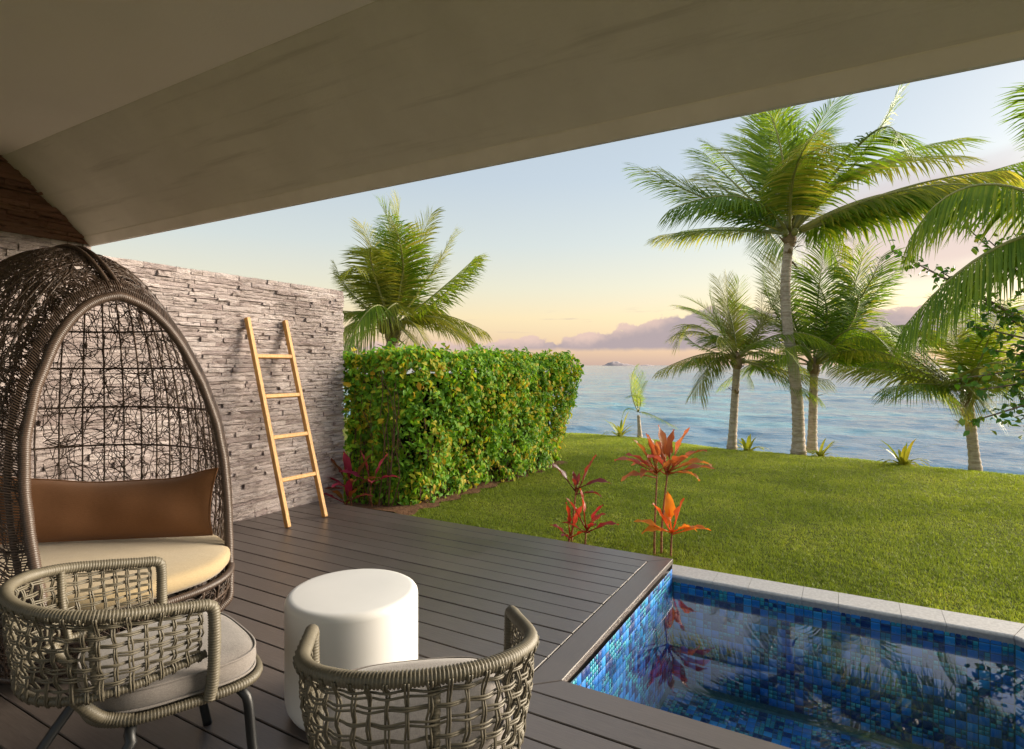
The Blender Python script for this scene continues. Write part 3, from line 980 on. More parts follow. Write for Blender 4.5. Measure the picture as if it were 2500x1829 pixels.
for k in range(26):
    x = random.uniform(-4.42, -3.9); y = random.uniform(4.38, 4.5)
    pts = [(x + random.uniform(-.05, .05), y, GZ)] + [(x + random.uniform(-.1, .1), y + random.uniform(-.03, .05), GZ + 1.4 * s / 4) for s in range(1, 5)]
    mb.tube(catmull(pts, 10), [.008 * (1 - .6 * i / 9) for i in range(10)], 4)
hp(mb.build('stems', M_TWIG, hedge))

# ------------------------------------------------------------------ coconut palms
def frond_mesh(base, mid, tip, n=44, leaf=.42, gold=False, droop=.9, width=.0215, start=.13, lift=.30):
    """feather frond: a bent rib with two rows of narrow hanging leaflets"""
    b, m_, t_ = Vector(base), Vector(mid), Vector(tip)
    # the curve passes the point mid at its middle
    c = (m_ - b * .25 - t_ * .25) * 2
    L = (m_ - b).length + (t_ - m_).length
    bez = lambda t: b * (1 - t) ** 2 + c * 2 * t * (1 - t) + t_ * t * t
    tan = lambda t: ((c - b) * (1 - t) + (t_ - c) * t).normalized()
    mbl = MB()
    pts = [bez(i / 14) for i in range(15)]
    mbl.tube(pts, [max(.003, .019 * L / 1.6 * (1 - i / 14) ** .8) for i in range(15)], 5)
    k0 = len(mbl.v)
    hv = Vector((t_.x - b.x, t_.y - b.y, 0))
    if hv.length < .08: hv = Vector((m_.x - b.x + .01, m_.y - b.y + .013, 0))
    hv.normalize(); sv_ = hv.cross(UP)
    for side in (-1, 1):
        for i in range(n):
            u = i / (n - 1)
            t = start + (1 - start) * u ** .92
            if t > .995: t = .995
            p = bez(t); d = tan(t)
            up = sv_.cross(d).normalized()
            s = sv_ * side
            a = R_(58 - 32 * u + random.uniform(-5, 5))
            dirv = (d * math.cos(a) + s * math.sin(a) + Vector((0, 0, -1)) * max(0, droop - .55) * .75 + up * (lift * (1 - u * .6) + random.uniform(-.09, .09))).normalized()
            ll = leaf * L / 1.6 * (.50 + .62 * math.sin(math.pi * min(1, .12 + u * .80)) ** .8) * random.uniform(.82, 1.1)
            if u > .9: ll *= 1 - (u - .9) * 3
            if random.random() < .04: continue
            wd = width * random.uniform(.8, 1.15) * (1 - .35 * u) * L / 1.6
            q = p.copy(); pr = None
            ring = []
            dr = droop * .26 * random.uniform(.6, 1.35)
            wdir = dirv.cross(up); wdir = (d * .8 + wdir * .2).normalized()
            for k, (f_, ww) in enumerate(((0, .55), (.30, 1.0), (.65, .8), (1.0, 0))):
                if k:
                    seg = f_ - (0, .30, .65)[k - 1]
                    dv = (dirv + Vector((0, 0, -1)) * dr * f_ * (1.0 + f_)).normalized()
                    q = q + dv * (ll * seg)
                wv = wdir * (wd * ww * .5)
                if ww > 0:
                    ring += [q - wv, q + wv]
                else:
                    ring += [q]
            mbl.add(ring, [(0, 1, 3, 2), (2, 3, 5, 4), (4, 5, 6)])
    return mbl, k0
def palm(name, label, base, crown, scale, fronds, r0=.115, r1=.075, bend=(0, 0), nuts=3, leaf=.42, nleaf=44, gold=.25, boots=True, dense=.65):
    """fronds: (mid right, mid up, mid away, tip right, tip up, tip away) in units of scale metres about the crown"""
    base, crown = Vector(base), Vector(crown)
    root = empty(name, base)
    tag(root, label, 'palm tree', 'coconut palms on the lawn edge')
    def pp(o):
        o.location = -base
        return o
    inv = Matrix.Translation(-base)
    def place(mbx, nm, mat, smooth=False):
        o = mbx.build(nm, mat, root, smooth); o.location = -base
        return o
    hgt = (crown - base).length
    nn = max(16, int(hgt / .02))
    P = []
    for i in range(nn):
        t = i / (nn - 1)
        p = base.lerp(crown, t) + RGT * (bend[0] * math.sin(math.pi * t)) + RGT * (bend[1] * math.sin(2 * math.pi * t))
        P.append(p + Vector((0, 0, -.05 if i == 0 else 0)))
    rad = []
    for i in range(nn):
        t = i / (nn - 1)
        r = r1 + (r0 - r1) * (1 - t) ** 1.3 + .25 * r0 * math.exp(-t * hgt / .10)
        rad.append(r * (1 + .045 * math.sin(i * 1.45 + .8 * math.sin(i * .31)) + random.uniform(-.016, .016)))
    mb = MB(); mb.tube(P, rad, 14)
    place(mb, 'trunk', M_TRUNK, True)
    if boots:
        mb = MB()
        for k in range(22):
            a = random.uniform(0, 2 * math.pi); r = r1 * random.uniform(.9, 1.25)
            h = random.uniform(-.24, .12) * scale * 300
            o = crown + Vector((math.cos(a) * r, math.sin(a) * r, h))
            d = Vector((math.cos(a) * .7, math.sin(a) * .7, random.uniform(-.5, 1.0))).normalized()
            ln = random.uniform(.10, .24) * (r1 / .075)
            wd = random.uniform(.02, .045) * (r1 / .075)
            s = d.cross(UP).normalized() * wd
            out_ = Vector((math.cos(a), math.sin(a), 0)) * .012
            mb.add([o - s, o + s, o + d * ln * .6 + s * .8 + out_, o + d * ln * .6 - s * .8 + out_, o + d * ln + out_ * random.uniform(0, 4)], [(0, 1, 2, 3), (3, 2, 4)])
        mb.tube([crown - UP * .16 * (r1 / .075), crown - UP * .04, crown + UP * .12 * (r1 / .075), crown + UP * .22 * (r1 / .075)], [r1 * 1.05, r1 * 1.45, r1 * 1.15, r1 * .4], 9)
        tag(place(mb, 'fibre_husk', M_HUSK), kind='stuff')
    for k in range(nuts):
        a = random.uniform(0, 6.28)
        mb = MB()
        c = crown + Vector((math.cos(a) * r1 * 1.7, math.sin(a) * r1 * 1.7, random.uniform(-.02, .1))) + FWD * (-.06)
        rr_ = .058 * r1 / .075
        mb.tube([c + UP * rr_ * 1.2 * math.cos(th) for th in np.linspace(0, math.pi, 8)], [max(.002, rr_ * math.sin(th)) for th in np.linspace(0, math.pi, 8)], 10)
        place(mb, 'coconut', M_NUT, True)
    allf = list(fronds)
    if dense:
        for fr in fronds:
            if random.random() < dense:
                j2 = lambda s: random.uniform(-s, s)
                allf.append((fr[0] * .9 + j2(22), fr[1] * .92 + j2(18), fr[2] + j2(45), fr[3] * .86 + j2(38), fr[4] * .88 + j2(32), fr[5] + j2(80), fr[6]))
    for i, fr in enumerate(allf):
        jit = lambda s: random.uniform(-s, s) * scale * 12
        mid = crown + cam_offset(fr[0] * scale, fr[1] * scale, fr[2] * scale) + Vector((jit(1), jit(1), jit(1)))
        tip = crown + cam_offset(fr[3] * scale, fr[4] * scale, fr[5] * scale)
        b0 = crown + (mid - crown).normalized() * r1 * .6 + UP * .05
        mbl, k0 = frond_mesh(b0, mid, tip, int(nleaf * 1.55), leaf, droop=fr[6] if len(fr) > 6 else .9)
        rib = MB(); rib.v = mbl.v[:k0]; rib.f = [q for q in mbl.f if max(q) < k0]
        lf = MB(); lf.v = mbl.v[k0:]; lf.f = [tuple(i_ - k0 for i_ in q) for q in mbl.f if min(q) >= k0]
        o = lf.build('frond', M_FRONDY if random.random() < gold else M_FROND, root)
        o.location = -base
        rib.build('midrib', M_RACHIS, o, True)
    return root

K = 1 / 1291.5                      # unit of the frond shapes; each palm has its own size
# tall palm
palm('palm_tree', 'tall coconut palm with leaning ringed trunk, its crown touching the eave', (-.735, 10.68, GZ), (-.86, 10.63, 3.40), 9.55 * K, [
    (-165, 78, -20, -338, 160, 10, .8), (-150, 55, -90, -300, 30, -120, 1.3), (-95, 130, 30, -160, 230, 60, .9), (-45, 170, -60, -75, 290, -30, .8),
    (-8, 190, 60, 10, 345, 120, .7), (45, 190, 20, 120, 320, 40, .8), (20, 180, 120, -20, 310, 230, .7), (95, 165, -130, 50, 110, -290, 1.2), (150, 150, 40, 425, 245, 60, .9),
    (175, 80, 30, 330, 125, 60, 1.4), (190, 65, -80, 415, 128, -120, 1.4), (110, 20, 60, 205, -30, 110, 1.0), (130, 60, -150, 250, 30, -260, 1.3), (-60, 110, -150, -90, 120, -300, 1.2),
    (-110, 40, 140, -230, 60, 250, 1.0), (80, 120, 150, 190, 200, 270, .9), (60, 60, 160, 150, 20, 300, 1.1), (-75, 150, 120, -120, 270, 220, .9), (130, 150, -40, 190, 290, -80, .9)],
    r0=.098, r1=.072, bend=(-.07, .06), leaf=.40, nleaf=50, gold=.25)
# short palm to its left
palm('palm_tree', 'short coconut palm between the sapling and the tall palm, spreading low fronds', (-1.78, 10.72, GZ), (-1.70, 10.76, 1.36), 10.15 * K, [
    (-28, 85, 0, -55, 155, 20, .5), (-10, 100, 10, -15, 190, 20, .4), (10, 90, 20, 20, 185, 40, .5), (35, 85, -30, 65, 150, -60, .9), (60, 80, 30, 110, 100, 70, 1.0),
    (-95, 25, -40, -190, -20, -60, 1.3), (-75, -5, -70, -125, -75, -140, 1.2), (80, -20, -60, 125, -75, -110, 1.2), (95, 30, 20, 190, -30, 40, 1.2), (-60, 60, -80, -105, 30, -170, 1.1),
    (-60, 70, 60, -110, 60, 130, .9), (25, 50, -100, 40, -20, -210, 1.1), (-40, 90, 60, -70, 130, 120, .7), (75, 60, -70, 130, 30, -150, 1.2), (50, 55, 90, 100, 40, 180, 1.0), (-85, 45, 20, -105, 75, 40, .9)],
    r0=.074, r1=.060, leaf=.40, nleaf=40, gold=.35, nuts=2)
# palm directly behind the tall one
palm('palm_tree', 'full coconut palm standing just right of the tall trunk', (-.56, 11.10, GZ), (-.53, 11.20, 1.25), 10.1 * K, [
    (-20, 130, 60, -25, 260, 120, .7), (25, 140, 20, 45, 270, 40, .8), (70, 130, -10, 110, 265, 0, .9), (100, 110, 20, 175, 220, 40, 1.0), (130, 60, 20, 280, 90, 60, 1.2),
    (110, 25, -80, 215, -85, -150, 1.2), (130, 30, 40, 300, -10, 80, 1.2), (-70, 60, -50, -125, 10, -100, 1.1), (-60, 100, 20, -95, 200, 40, .8), (60, 40, -130, 120, -60, -260, 1.1),
    (15, 70, -110, 10, 40, -230, 1.2), (-55, 110, 90, -120, 170, 180, .8), (80, 110, 100, 160, 170, 200, .9), (-80, 20, 60, -160, -40, 120, 1.1), (50, 130, -60, 70, 220, -120, 1.0), (90, 75, -100, 180, 60, -200, 1.2)],
    r0=.076, r1=.062, leaf=.42, nleaf=44, gold=.3, nuts=3)
# palm near the right of the lawn
palm('palm_tree', 'coconut palm beside the leafy branches with husky trunk top and brown coconuts', (1.49, 10.15, GZ), (1.40, 10.12, .86), 8.05 * K, [
    (-95, 40, -30, -230, 20, -60, 1.3), (-80, 80, 20, -150, 155, 50, 1.0), (-60, 30, -90, -140, -30, -170, 1.2), (-20, 120, 20, -20, 220, 50, .9), (20, 120, 40, 45, 235, 80, .9),
    (60, 100, 10, 110, 170, 20, 1.0), (95, 70, -20, 190, 60, -40, 1.2), (85, 35, -70, 170, -25, -140, 1.2), (30, 80, -90, 70, 60, -200, 1.2), (-120, 60, 40, -240, 70, 90, 1.2),
    (70, 70, 90, 140, 90, 180, 1.0), (-45, 110, 70, -90, 180, 140, .9), (10, 130, -50, -10, 200, -110, 1.0), (-60, 60, -120, -100, 20, -240, 1.2)],
    r0=.066, r1=.062, leaf=.46, nleaf=42, gold=.6, nuts=4)
# palm behind the hedge
palm('palm_tree', 'bushy coconut palm rising behind the hedge and stone wall', (-6.47, 7.26, GZ), (-6.42, 7.25, 1.86), 9.5 * K, [
    (-40, 130, 20, -75, 240, 40, .8), (0, 150, 0, 15, 280, 0, .7), (45, 130, -20, 90, 250, -30, .9), (70, 115, 20, 125, 215, 40, .9), (95, 80, -20, 180, 150, -40, 1.2),
    (90, 50, 30, 205, 0, 60, 1.3), (-75, 80, -10, -120, 140, -20, 1.0), (-70, 40, -40, -130, 10, -70, 1.2), (10, 40, -100, -45, -60, -190, 1.2), (60, 20, -80, 110, -70, -160, 1.2),
    (-30, 120, -70, 0, 150, -170, 1.0), (35, 110, 90, 60, 190, 170, .8), (-70, 100, 80, -130, 150, 160, .9), (-50, 20, -90, -110, -60, -170, 1.1), (110, 20, 0, 200, -50, 0, 1.1), (-95, 10, 40, -150, -30, 70, 1.2), (30, 140, -40, 45, 205, -110, .9), (-10, 140, 60, -30, 250, 110, .8)],
    r0=.12, r1=.095, leaf=.42, nleaf=52, gold=.5, nuts=3)
# palm outside the picture whose fronds hang in from the right
palm('palm_tree', 'coconut palm at the picture edge whose long fronds hang in from the right', (2.36, 8.38, GZ), (2.23, 8.33, 2.65), 6.1 * K, [
    (-235, -30, -20, -455, -205, -40, 1.9), (-230, 130, 20, -390, -5, 40, 1.9), (-130, -10, 60, -260, -190, 120, 1.7), (-60, 220, 0, -120, 330, 0, 1.2),
    (60, 220, 40, 140, 320, 80, 1.2), (150, 160, -30, 320, 150, -60, 1.4), (180, 60, 0, 380, -60, 0, 1.6), (-40, 160, -180, -80, 60, -380, 1.5), (90, 140, -160, 180, 40, -330, 1.5), (40, 150, 180, 80, 120, 380, 1.3)],
    r0=.12, r1=.09, leaf=.50, nleaf=58, gold=.1, nuts=2, dense=0)
# young palm at the lawn edge
sap = palm('palm_sapling', 'young palm sapling with upright feathery fronds near the hedge end', (-3.64, 11.42, GZ), (-3.67, 11.42, .30), 11.75 * K, [
    (-2, 55, 0, -6, 108, 0, .25), (-8, 48, -10, -20, 88, -20, .4), (8, 50, 10, 16, 92, 20, .35), (4, 40, -12, 10, 75, -25, .4), (-9, 32, -20, -34, 42, -40, .8), (22, 10, -20, 72, -22, -40, 1.0), (-16, 20, 10, -32, -8, 20, 1.0)],
    r0=.042, r1=.03, leaf=.36, nleaf=26, gold=.0, nuts=0, boots=False, dense=0)
tag(sap, cat='palm tree')
if 'group' in sap: del sap['group']

# ------------------------------------------------------------------ strap-leaved clumps along the lawn edge
def clump(x, y, label, n=17, h=.34):
    z = float(ground_z(x, y)) - .01
    mb = MB()
    for k in range(n):
        a = 2 * math.pi * k / n + random.uniform(-.3, .3)
        ln = h * random.uniform(.75, 1.25); e = R_(random.uniform(12, 75))
        wd = random.uniform(.020, .032)
        d = Vector((math.cos(a) * math.cos(e), math.sin(a) * math.cos(e), math.sin(e)))
        s = Vector((-math.sin(a), math.cos(a), 0))
        q = Vector((random.uniform(-.03, .03), random.uniform(-.03, .03), 0)); ring = []
        for i, ww in enumerate((.7, 1, 1, .8, .5, 0)):
            if i:
                d = (d + Vector((0, 0, -.10 - .10 * i * math.cos(e)))).normalized()
                q = q + d * ln / 5
            ring += [q - s * wd * ww, q + s * wd * ww] if ww else [q]
        mb.add(ring, [(0, 1, 3, 2), (2, 3, 5, 4), (4, 5, 7, 6), (6, 7, 9, 8), (8, 9, 10)])
    o = mb.build('strap_leaf_plant', M_LILY)
    o.location = (x, y, z)
    tag(o, label, 'plant', 'yellow-green strap-leaved plants on the lawn edge')
clump(-4.02, 11.33, 'yellow-green strap-leaved plant beside the young palm sapling', 26, .52)
clump(-1.50, 10.62, 'small strap-leaved plant right of the short palm trunk', 24, .38)
clump(-.40, 10.55, 'strap-leaved plant at the foot of the two close palm trunks', 26, .42)
clump(.66, 10.10, 'large strap-leaved plant alone on the right stretch of lawn edge', 30, .52)

# ------------------------------------------------------------------ red ti plants
def ti_leaf(base, d0, ln, wd, droop, petiole=.28):
    """petiole and a long pointed blade folded along its mid-rib"""
    mb = MB()
    d = Vector(d0).normalized(); q = Vector(base)
    s = d.cross(UP)
    s = s.normalized() if s.length > .05 else RGT.copy()
    s = (s + Vector((random.uniform(-.4, .4), random.uniform(-.4, .4), random.uniform(-.3, .3)))).normalized()
    pts = [q.copy()]
    prof = [0, .0, .38, .80, 1.0, .96, .74, .42, .0]
    L = [petiole] + [(1 - petiole) / 7] * 7
    cen = []
    for i in range(8):
        d = (d + Vector((0, 0, -droop * (.03 + .035 * i)))).normalized()
        q = q + d * ln * L[i]
        cen.append((q.copy(), d.copy()))
    mb.tube([Vector(base), cen[0][0], cen[3][0]], [.006, .0045, .002], 5)
    vs = []; fs = []
    for i, (c, dd_) in enumerate(cen):
        w_ = wd * prof[i + 1] * .5
        sd = (s - dd_ * s.dot(dd_)).normalized(); up = sd.cross(dd_)
        wav = .12 * wd * math.sin(i * 1.9 + ln * 40)
        vs += [c - sd * w_ + up * (w_ * .42 + wav), c, c + sd * w_ + up * (w_ * .42 - wav)]
    for i in range(7):
        a = i * 3
        fs += [(a, a + 1, a + 4, a + 3), (a + 1, a + 2, a + 5, a + 4)]
    mb.add(vs, fs)
    return mb
def ti_plant(name, label, base, stems, mat):
    """stems: list of (points of the stem, leaves) ; leaves: (right, up, away, length, width, droop)"""
    root = empty(name, base)
    tag(root, label, 'ti plant', 'red and orange ti plants')
    for (pts, leaves, mt) in stems:
        P = [Vector(base) + cam_offset(*p) for p in pts]
        mb = MB()
        Q = catmull(P, 60)
        mb.tube(Q, [(.0095 - .003 * i / 59) * (1.0 if i % 2 else .86) for i in range(60)], 7)
        o = mb.build('stem', M_TI_STEM, root, True); o.location = -Vector(base)
        top = P[-1]
        for (r, u, a, ln, wd, dr) in leaves:
            o = ti_leaf(top + Vector((0, 0, random.uniform(-.03, .02))), cam_offset(r, u, a), ln * 1.12, wd * 1.22, dr).build('leaf', mt or mat, root, True)
            o.location = -Vector(base)
    return root
hd = lambda n, lean=0: None
TI = 4.38 / 1291.5                  # metres per unit at the plants
head_a = [(-.95, .55, .1, .30, .065, .6), (-.85, .75, -.2, .27, .07, .5), (-.6, 1.0, .1, .27, .065, .3), (-.3, 1.1, -.1, .28, .06, .2), (-1, .25, -.1, .26, .06, .8), (.5, .6, -.5, .2, .06, .7), (.1, 1, .5, .24, .06, .3), (-.6, .4, -.7, .24, .07, .8)]
head_b = [(-.45, 1.0, .0, .31, .07, .2), (-.15, 1.1, .2, .32, .07, .2), (.12, 1.1, -.1, .30, .075, .1), (.5, 1.0, .1, .33, .065, .2), (.85, .75, 0, .31, .07, .6), (1.0, .5, -.2, .30, .075, .7), (1.05, .28, .1, .34, .065, .4), (.8, .15, -.3, .22, .06, .9),
          (-.6, .7, -.5, .26, .075, .7), (.3, .8, -.7, .25, .075, .6), (-.1, .9, .7, .27, .07, .4), (.6, .6, .6, .26, .07, .6), (-.8, .5, .3, .26, .07, .8)]
ti_plant('ti_plant', 'tall bronze-leaved ti plant with two bare stems behind the deck corner', (-1.27, 4.33, GZ),
         [([(0, 0, 0), (.004, .22, .0), (.02, .60, .0)], head_a, None), ([(.06, 0, .03), (.065, .25, .02), (.105, .615, .02)], head_b, None)], M_TI_BRONZE)
ti_plant('ti_plant', 'small glowing orange ti plant at the deck corner beside the pool', (-1.15, 4.34, GZ),
         [([(0, 0, 0), (.004, .10, 0), (.008, .175, .0)], [(-.05, 1, .2, .28, .07, .1), (.3, 1.0, -.1, .25, .07, .1), (-.5, .9, 0, .24, .06, .2), (1, .35, -.1, .26, .065, .5), (.95, .3, .25, .20, .06, .9), (-.95, .45, .1, .26, .055, .4), (-.9, .25, -.2, .22, .055, .6), (.5, .5, -.6, .2, .06, .6), (-.2, .7, .6, .2, .06, .5)], None)], M_TI_ORANGE)
ti_plant('ti_plant', 'dark maroon ti plant with few narrow leaves on one thin leaning stem', (-1.94, 4.32, GZ),
         [([(0, 0, 0), (.015, .22, 0), (.035, .41, 0)], [(-.75, 1.0, 0, .27, .06, .2), (.55, 1.1, .1, .32, .062, .15), (-.1, 1.0, .2, .17, .035, .2), (1.0, .45, 0, .27, .05, .7), (.95, .25, -.2, .20, .045, .9), (-.2, .8, -.5, .14, .03, .4), (.2, .9, .4, .15, .03, .3)], None)], M_TI_DARK)
ti_plant('ti_plant', 'low red ti plant clump against the far edge of the deck', (-1.86, 4.25, GZ),
         [([(.06, 0, 0), (.065, .06, 0), (.07, .12, 0)], [(-.5, .9, .1, .26, .05, .3), (-.15, 1.1, 0, .29, .055, .2), (.5, .9, .1, .22, .05, .4), (.95, .5, -.1, .24, .05, .5), (.7, .6, .4, .2, .05, .5), (-.85, .6, -.1, .2, .045, .5), (.25, .6, -.6, .16, .05, .6)], None),
          ([(-.06, 0, .04), (-.06, .04, .04), (-.055, .07, .03)], [(-.1, 1, 0, .24, .055, .2), (.4, 1, .1, .24, .05, .2), (-.7, .7, 0, .17, .05, .5), (.8, .5, -.2, .15, .045, .6), (-.4, .5, -.6, .14, .045, .6)], None)], M_TI_RED)
ti_plant('ti_plant', 'magenta and red ti plant clump in front of the hedge by the wall', (-4.27, 4.22, GZ),
         [([(0, 0, 0), (.0, .10, 0), (.0, .20, 0)], [(-.9, .6, -.2, .36, .06, .4), (-.6, 1, -.1, .36, .065, .3), (-.1, 1.1, -.3, .38, .07, .2), (.5, 1.0, -.2, .40, .065, .3), (.9, .6, -.3, .34, .06, .5), (-1, .25, -.3, .28, .055, .6), (.3, .6, -.8, .28, .06, .6), (-.4, .5, -.8, .26, .06, .6)], None),
          ([(.20, 0, .03), (.19, .12, .0), (.20, .25, -.02)], [(-.8, .5, -.2, .30, .06, .4), (-.3, 1.1, -.1, .30, .065, .2), (.5, 1.0, -.2, .33, .06, .3), (1.0, .5, -.2, .28, .055, .6), (.2, .5, -.8, .26, .06, .6)], None),
          ([(-.05, 0, -.04), (-.04, .04, -.05), (-.03, .07, -.06)], [(-.9, .6, -.3, .30, .055, .5), (.2, 1.0, -.4, .28, .06, .3), (.9, .5, -.4, .30, .05, .5), (-.3, .8, -.6, .26, .05, .5), (.5, .8, -.5, .24, .055, .4)], None)], M_TI_PURPLE)

# ------------------------------------------------------------------ broad-leaved tree reaching in from the right
tb = Vector((2.66, 8.75, GZ))
tree = empty('leafy_tree', tb)
tag(tree, 'broad-leaved tree whose leafy branches reach in over the palm from the right', 'tree')
hub = tb + Vector((-.05, .05, 1.3))
mb = MB()
mb.tube(catmull([tb - UP * .05, tb + Vector((.03, .0, .6)), hub], 14), [.085 - .03 * i / 13 for i in range(14)], 9)
ends = []
targets = [(0.42, 8.21, 2.65), (0.62, 8.21, 2.51), (0.9, 8.26, 2.37), (1.16, 8.52, 2.91), (1.35, 8.4, 2.71), (1.62, 8.67, 2.81), (1.22, 8.1, 2.02), (1.44, 8.1, 1.86), (1.64, 8.45, 2.13), (1.14, 7.82, 1.71), (1.52, 8.04, 1.52), (1.29, 8.02, 1.47), (0.96, 7.6, 1.16), (1.15, 7.59, 1.05), (1.39, 7.85, 1.14), (1.51, 7.8, 0.95), (1.05, 7.42, 0.73), (1.51, 7.8, 0.74), (1.95, 8.52, 2.52), (2.24, 8.91, 2.96), (2.3, 8.6, 2.11), (2.48, 8.59, 2.57), (2.1, 8.84, 3.47), (2.6, 8.89, 3.31), (2.85, 8.8, 2.77), (1.91, 8.03, 1.51), (2.9, 8.95, 2.11), (3.16, 9.33, 3.24), (2.41, 9.01, 3.88), (2.81, 9.13, 3.94), (1.87, 8.01, 0.86), (3.05, 8.8, 2.46), (3.49, 9.29, 2.89), (3.51, 9.53, 3.54), (2.52, 8.61, 1.71)]   # branch ends
LP, LN = [], []
for ti_, e in enumerate(targets):
    e = Vector(e)
    mid = hub.lerp(e, .5) + Vector((random.uniform(-.1, .1), random.uniform(-.1, .1), random.uniform(-.02, .18)))
    P_ = catmull([hub, mid, e], 16)
    mb.tube(P_, [.016 * (1 - .8 * i / 15) + .003 for i in range(16)], 5)
    nk = 46 if ti_ < 18 else 90
    for k in range(nk):
        u = .50 + .5 * random.random() ** .7 if ti_ < 18 else .3 + .7 * random.random()
        p = P_[min(15, int(u * 15.99))] + rng.normal(0, .055 if ti_ < 18 else .12, 3)
        LP.append(p); LN.append(rng.normal(0, .6, 3) + np.array([0, -.25, .8]))
for k in range(26):  # unseen outer crown, added to shade the terrace and wall from the sun
    e = Vector((random.uniform(2.5, 4.4), random.uniform(7.4, 10.4), random.uniform(2.5, 4.6)))
    mid = hub.lerp(e, .5) + Vector((random.uniform(-.2, .2), random.uniform(-.2, .2), random.uniform(0, .3)))
    P_ = catmull([hub, mid, e], 16)
    mb.tube(P_, [.024 * (1 - .8 * i / 15) + .004 for i in range(16)], 5)
    for j in range(170):
        p = P_[min(15, int((.45 + .55 * random.random()) * 15.99))] + rng.normal(0, .24, 3)
        LP.append(p); LN.append(rng.normal(0, .6, 3) + np.array([0, -.25, .8]))
o = mb.build('trunk', M_BARK, tree, True); o.location = -tb
LN = np.array(LN); LN /= np.linalg.norm(LN, axis=1, keepdims=True)
o = leaf_cloud('crown', np.array(LP), LN, rng.uniform(.060, .110, len(LP)), M_BROAD, tree, .62, .15); o.location = -tb

# ------------------------------------------------------------------ grass
def lawn_ok(x, y):
    ok = (y > 4.085) & (y < edge_y(x) + .12)
    ok &= ~((x < -3.62 + .05 * np.sin((y - 4.25) * 17) + .08 * np.clip((y - 6.2) / 1.2, 0, 1)) & (y < 7.4))
    return ok
NB = 480000
# denser where the turf is near
t_ = rng.random(NB * 2)
y = 4.1 + (t_ ** 1.25) * 7.6
x = rng.uniform(-5.4, 3.4, NB * 2)
k = lawn_ok(x, y)
x, y = x[k][:NB], y[k][:NB]
nb = len(x)
z = ground_z(x, y)
patch = np.sin(x * 2.1 + 1.3 * np.sin(y * 1.7)) * np.sin(y * 2.6 + x * .8)
clmp = np.sin(x * 19 + 3 * np.sin(y * 13)) * np.sin(y * 23 + 2.5 * np.sin(x * 17))
hgt = rng.uniform(.009, .024, nb) * (1 + .22 * patch + .35 * clmp)
hgt *= 1 + .9 * np.clip((4.22 - y) / .12, 0, 1) * rng.random(nb) + 1.6 * (rng.random(nb) < .006)
a = rng.uniform(0, 2 * np.pi, nb); ln = rng.uniform(.2, 1.0, nb)
wd = rng.uniform(.0022, .0042, nb)
bx, by = np.cos(a), np.sin(a)
a2 = a + rng.uniform(.6, 2.5, nb)
V = np.empty((nb, 3, 3), np.float32)
V[:, 0] = np.c_[x - bx * wd, y - by * wd, z - .002]
V[:, 1] = np.c_[x + bx * wd, y + by * wd, z - .002]
V[:, 2] = np.c_[x + np.cos(a2) * ln * hgt, y + np.sin(a2) * ln * hgt, z + hgt * (1.05 - .3 * ln)]
me = np_mesh('grass', V.reshape(-1, 3), np.arange(nb * 3), np.arange(nb) * 3, np.full(nb, 3))
o = link_mesh('grass', me, M_GRASS)
tag(o, 'short green lawn grass between the pool and the sea', 'grass', kind='stuff')

# ------------------------------------------------------------------ far island
def island(dist, az_deg, widths, label):
    a = R_(az_deg)
    c = Vector((math.sin(a) * dist, math.cos(a) * dist, SEA_Z))
    r = Vector((math.cos(a), -math.sin(a), 0)); f_ = Vector((math.sin(a), math.cos(a), 0))
    nu, nv = 40, 10
    vs, fs = [], []
    for j in range(nv):
        for i in range(nu):
            u = i / (nu - 1) * 2 - 1; v = j / (nv - 1) * 2 - 1
            h = 0
            for (c0, w0, h0) in widths:
                h += h0 * math.exp(-((u - c0) / w0) ** 2)
            h *= (1 - v * v) * (1 - u ** 4) * (1 + .12 * math.sin(u * 17 + v * 5) + .08 * math.sin(u * 41))
            vs.append(c + r * (u * 215) + f_ * (v * 90) + UP * (h - .5))
    for j in range(nv - 1):
        for i in range(nu - 1):
            a_ = j * nu + i
            fs.append((a_, a_ + 1, a_ + nu + 1, a_ + nu))
    mb = MB(); mb.add([v - c for v in vs], fs)
    o = mb.build('island', M_ISLE, None, True)
    o.location = c
    tag(o, label, 'island')
island(4200, -19.0, [(-.45, .22, 20), (-.25, .35, 16), (.1, .3, 5), (.62, .16, 8), (.8, .15, 7)], 'low hazy island on the horizon left of the palms')

# ================================================================== FURNITURE
# ------------------------------------------------------------------ ladder leaning on the wall
lad = empty('ladder', (-3.89, 3.35, 0))
tag(lad, 'light wooden four-rung ladder leaning against the stone wall', 'ladder')
LT = .512                           # how far the top leans back over its height
LH = 1.70
def lad_pt(y, h, dx=0.0, dz=0.0):
    t = h / LH
    return Vector((-LT * t + dx, y, h + dz))
def beam(mb, a, b, w1, w2, ref):
    """square bar from a to b with eased edges"""
    d = (b - a).normalized(); s = d.cross(ref).normalized(); u = s.cross(d)
    c = .004
    prof = [(-w1 + c, -w2), (w1 - c, -w2), (w1, -w2 + c), (w1, w2 - c), (w1 - c, w2), (-w1 + c, w2), (-w1, w2 - c), (-w1, -w2 + c)]
    vs = []
    for q, k in ((a, 1), (a + d * c, 0), (b - d * c, 0), (b, 1)):
        for (x, y) in prof:
            f_ = .86 if k else 1
            vs.append(q + s * x * f_ + u * y * f_)
    fs = [tuple(range(7, -1, -1)), tuple(range(24, 32))]
    for r in range(3):
        for i in range(8):
            j = (i + 1) % 8
            fs.append((r * 8 + i, r * 8 + j, r * 8 + 8 + j, r * 8 + 8 + i))
    mb.add(vs, fs)
for yy in (-.190, .190):
    mb = MB(); beam(mb, lad_pt(yy, .004), lad_pt(yy, LH), .021, .018, Vector((0, 1, 0)))
    mb.build('side_rail', M_WOOD, lad)
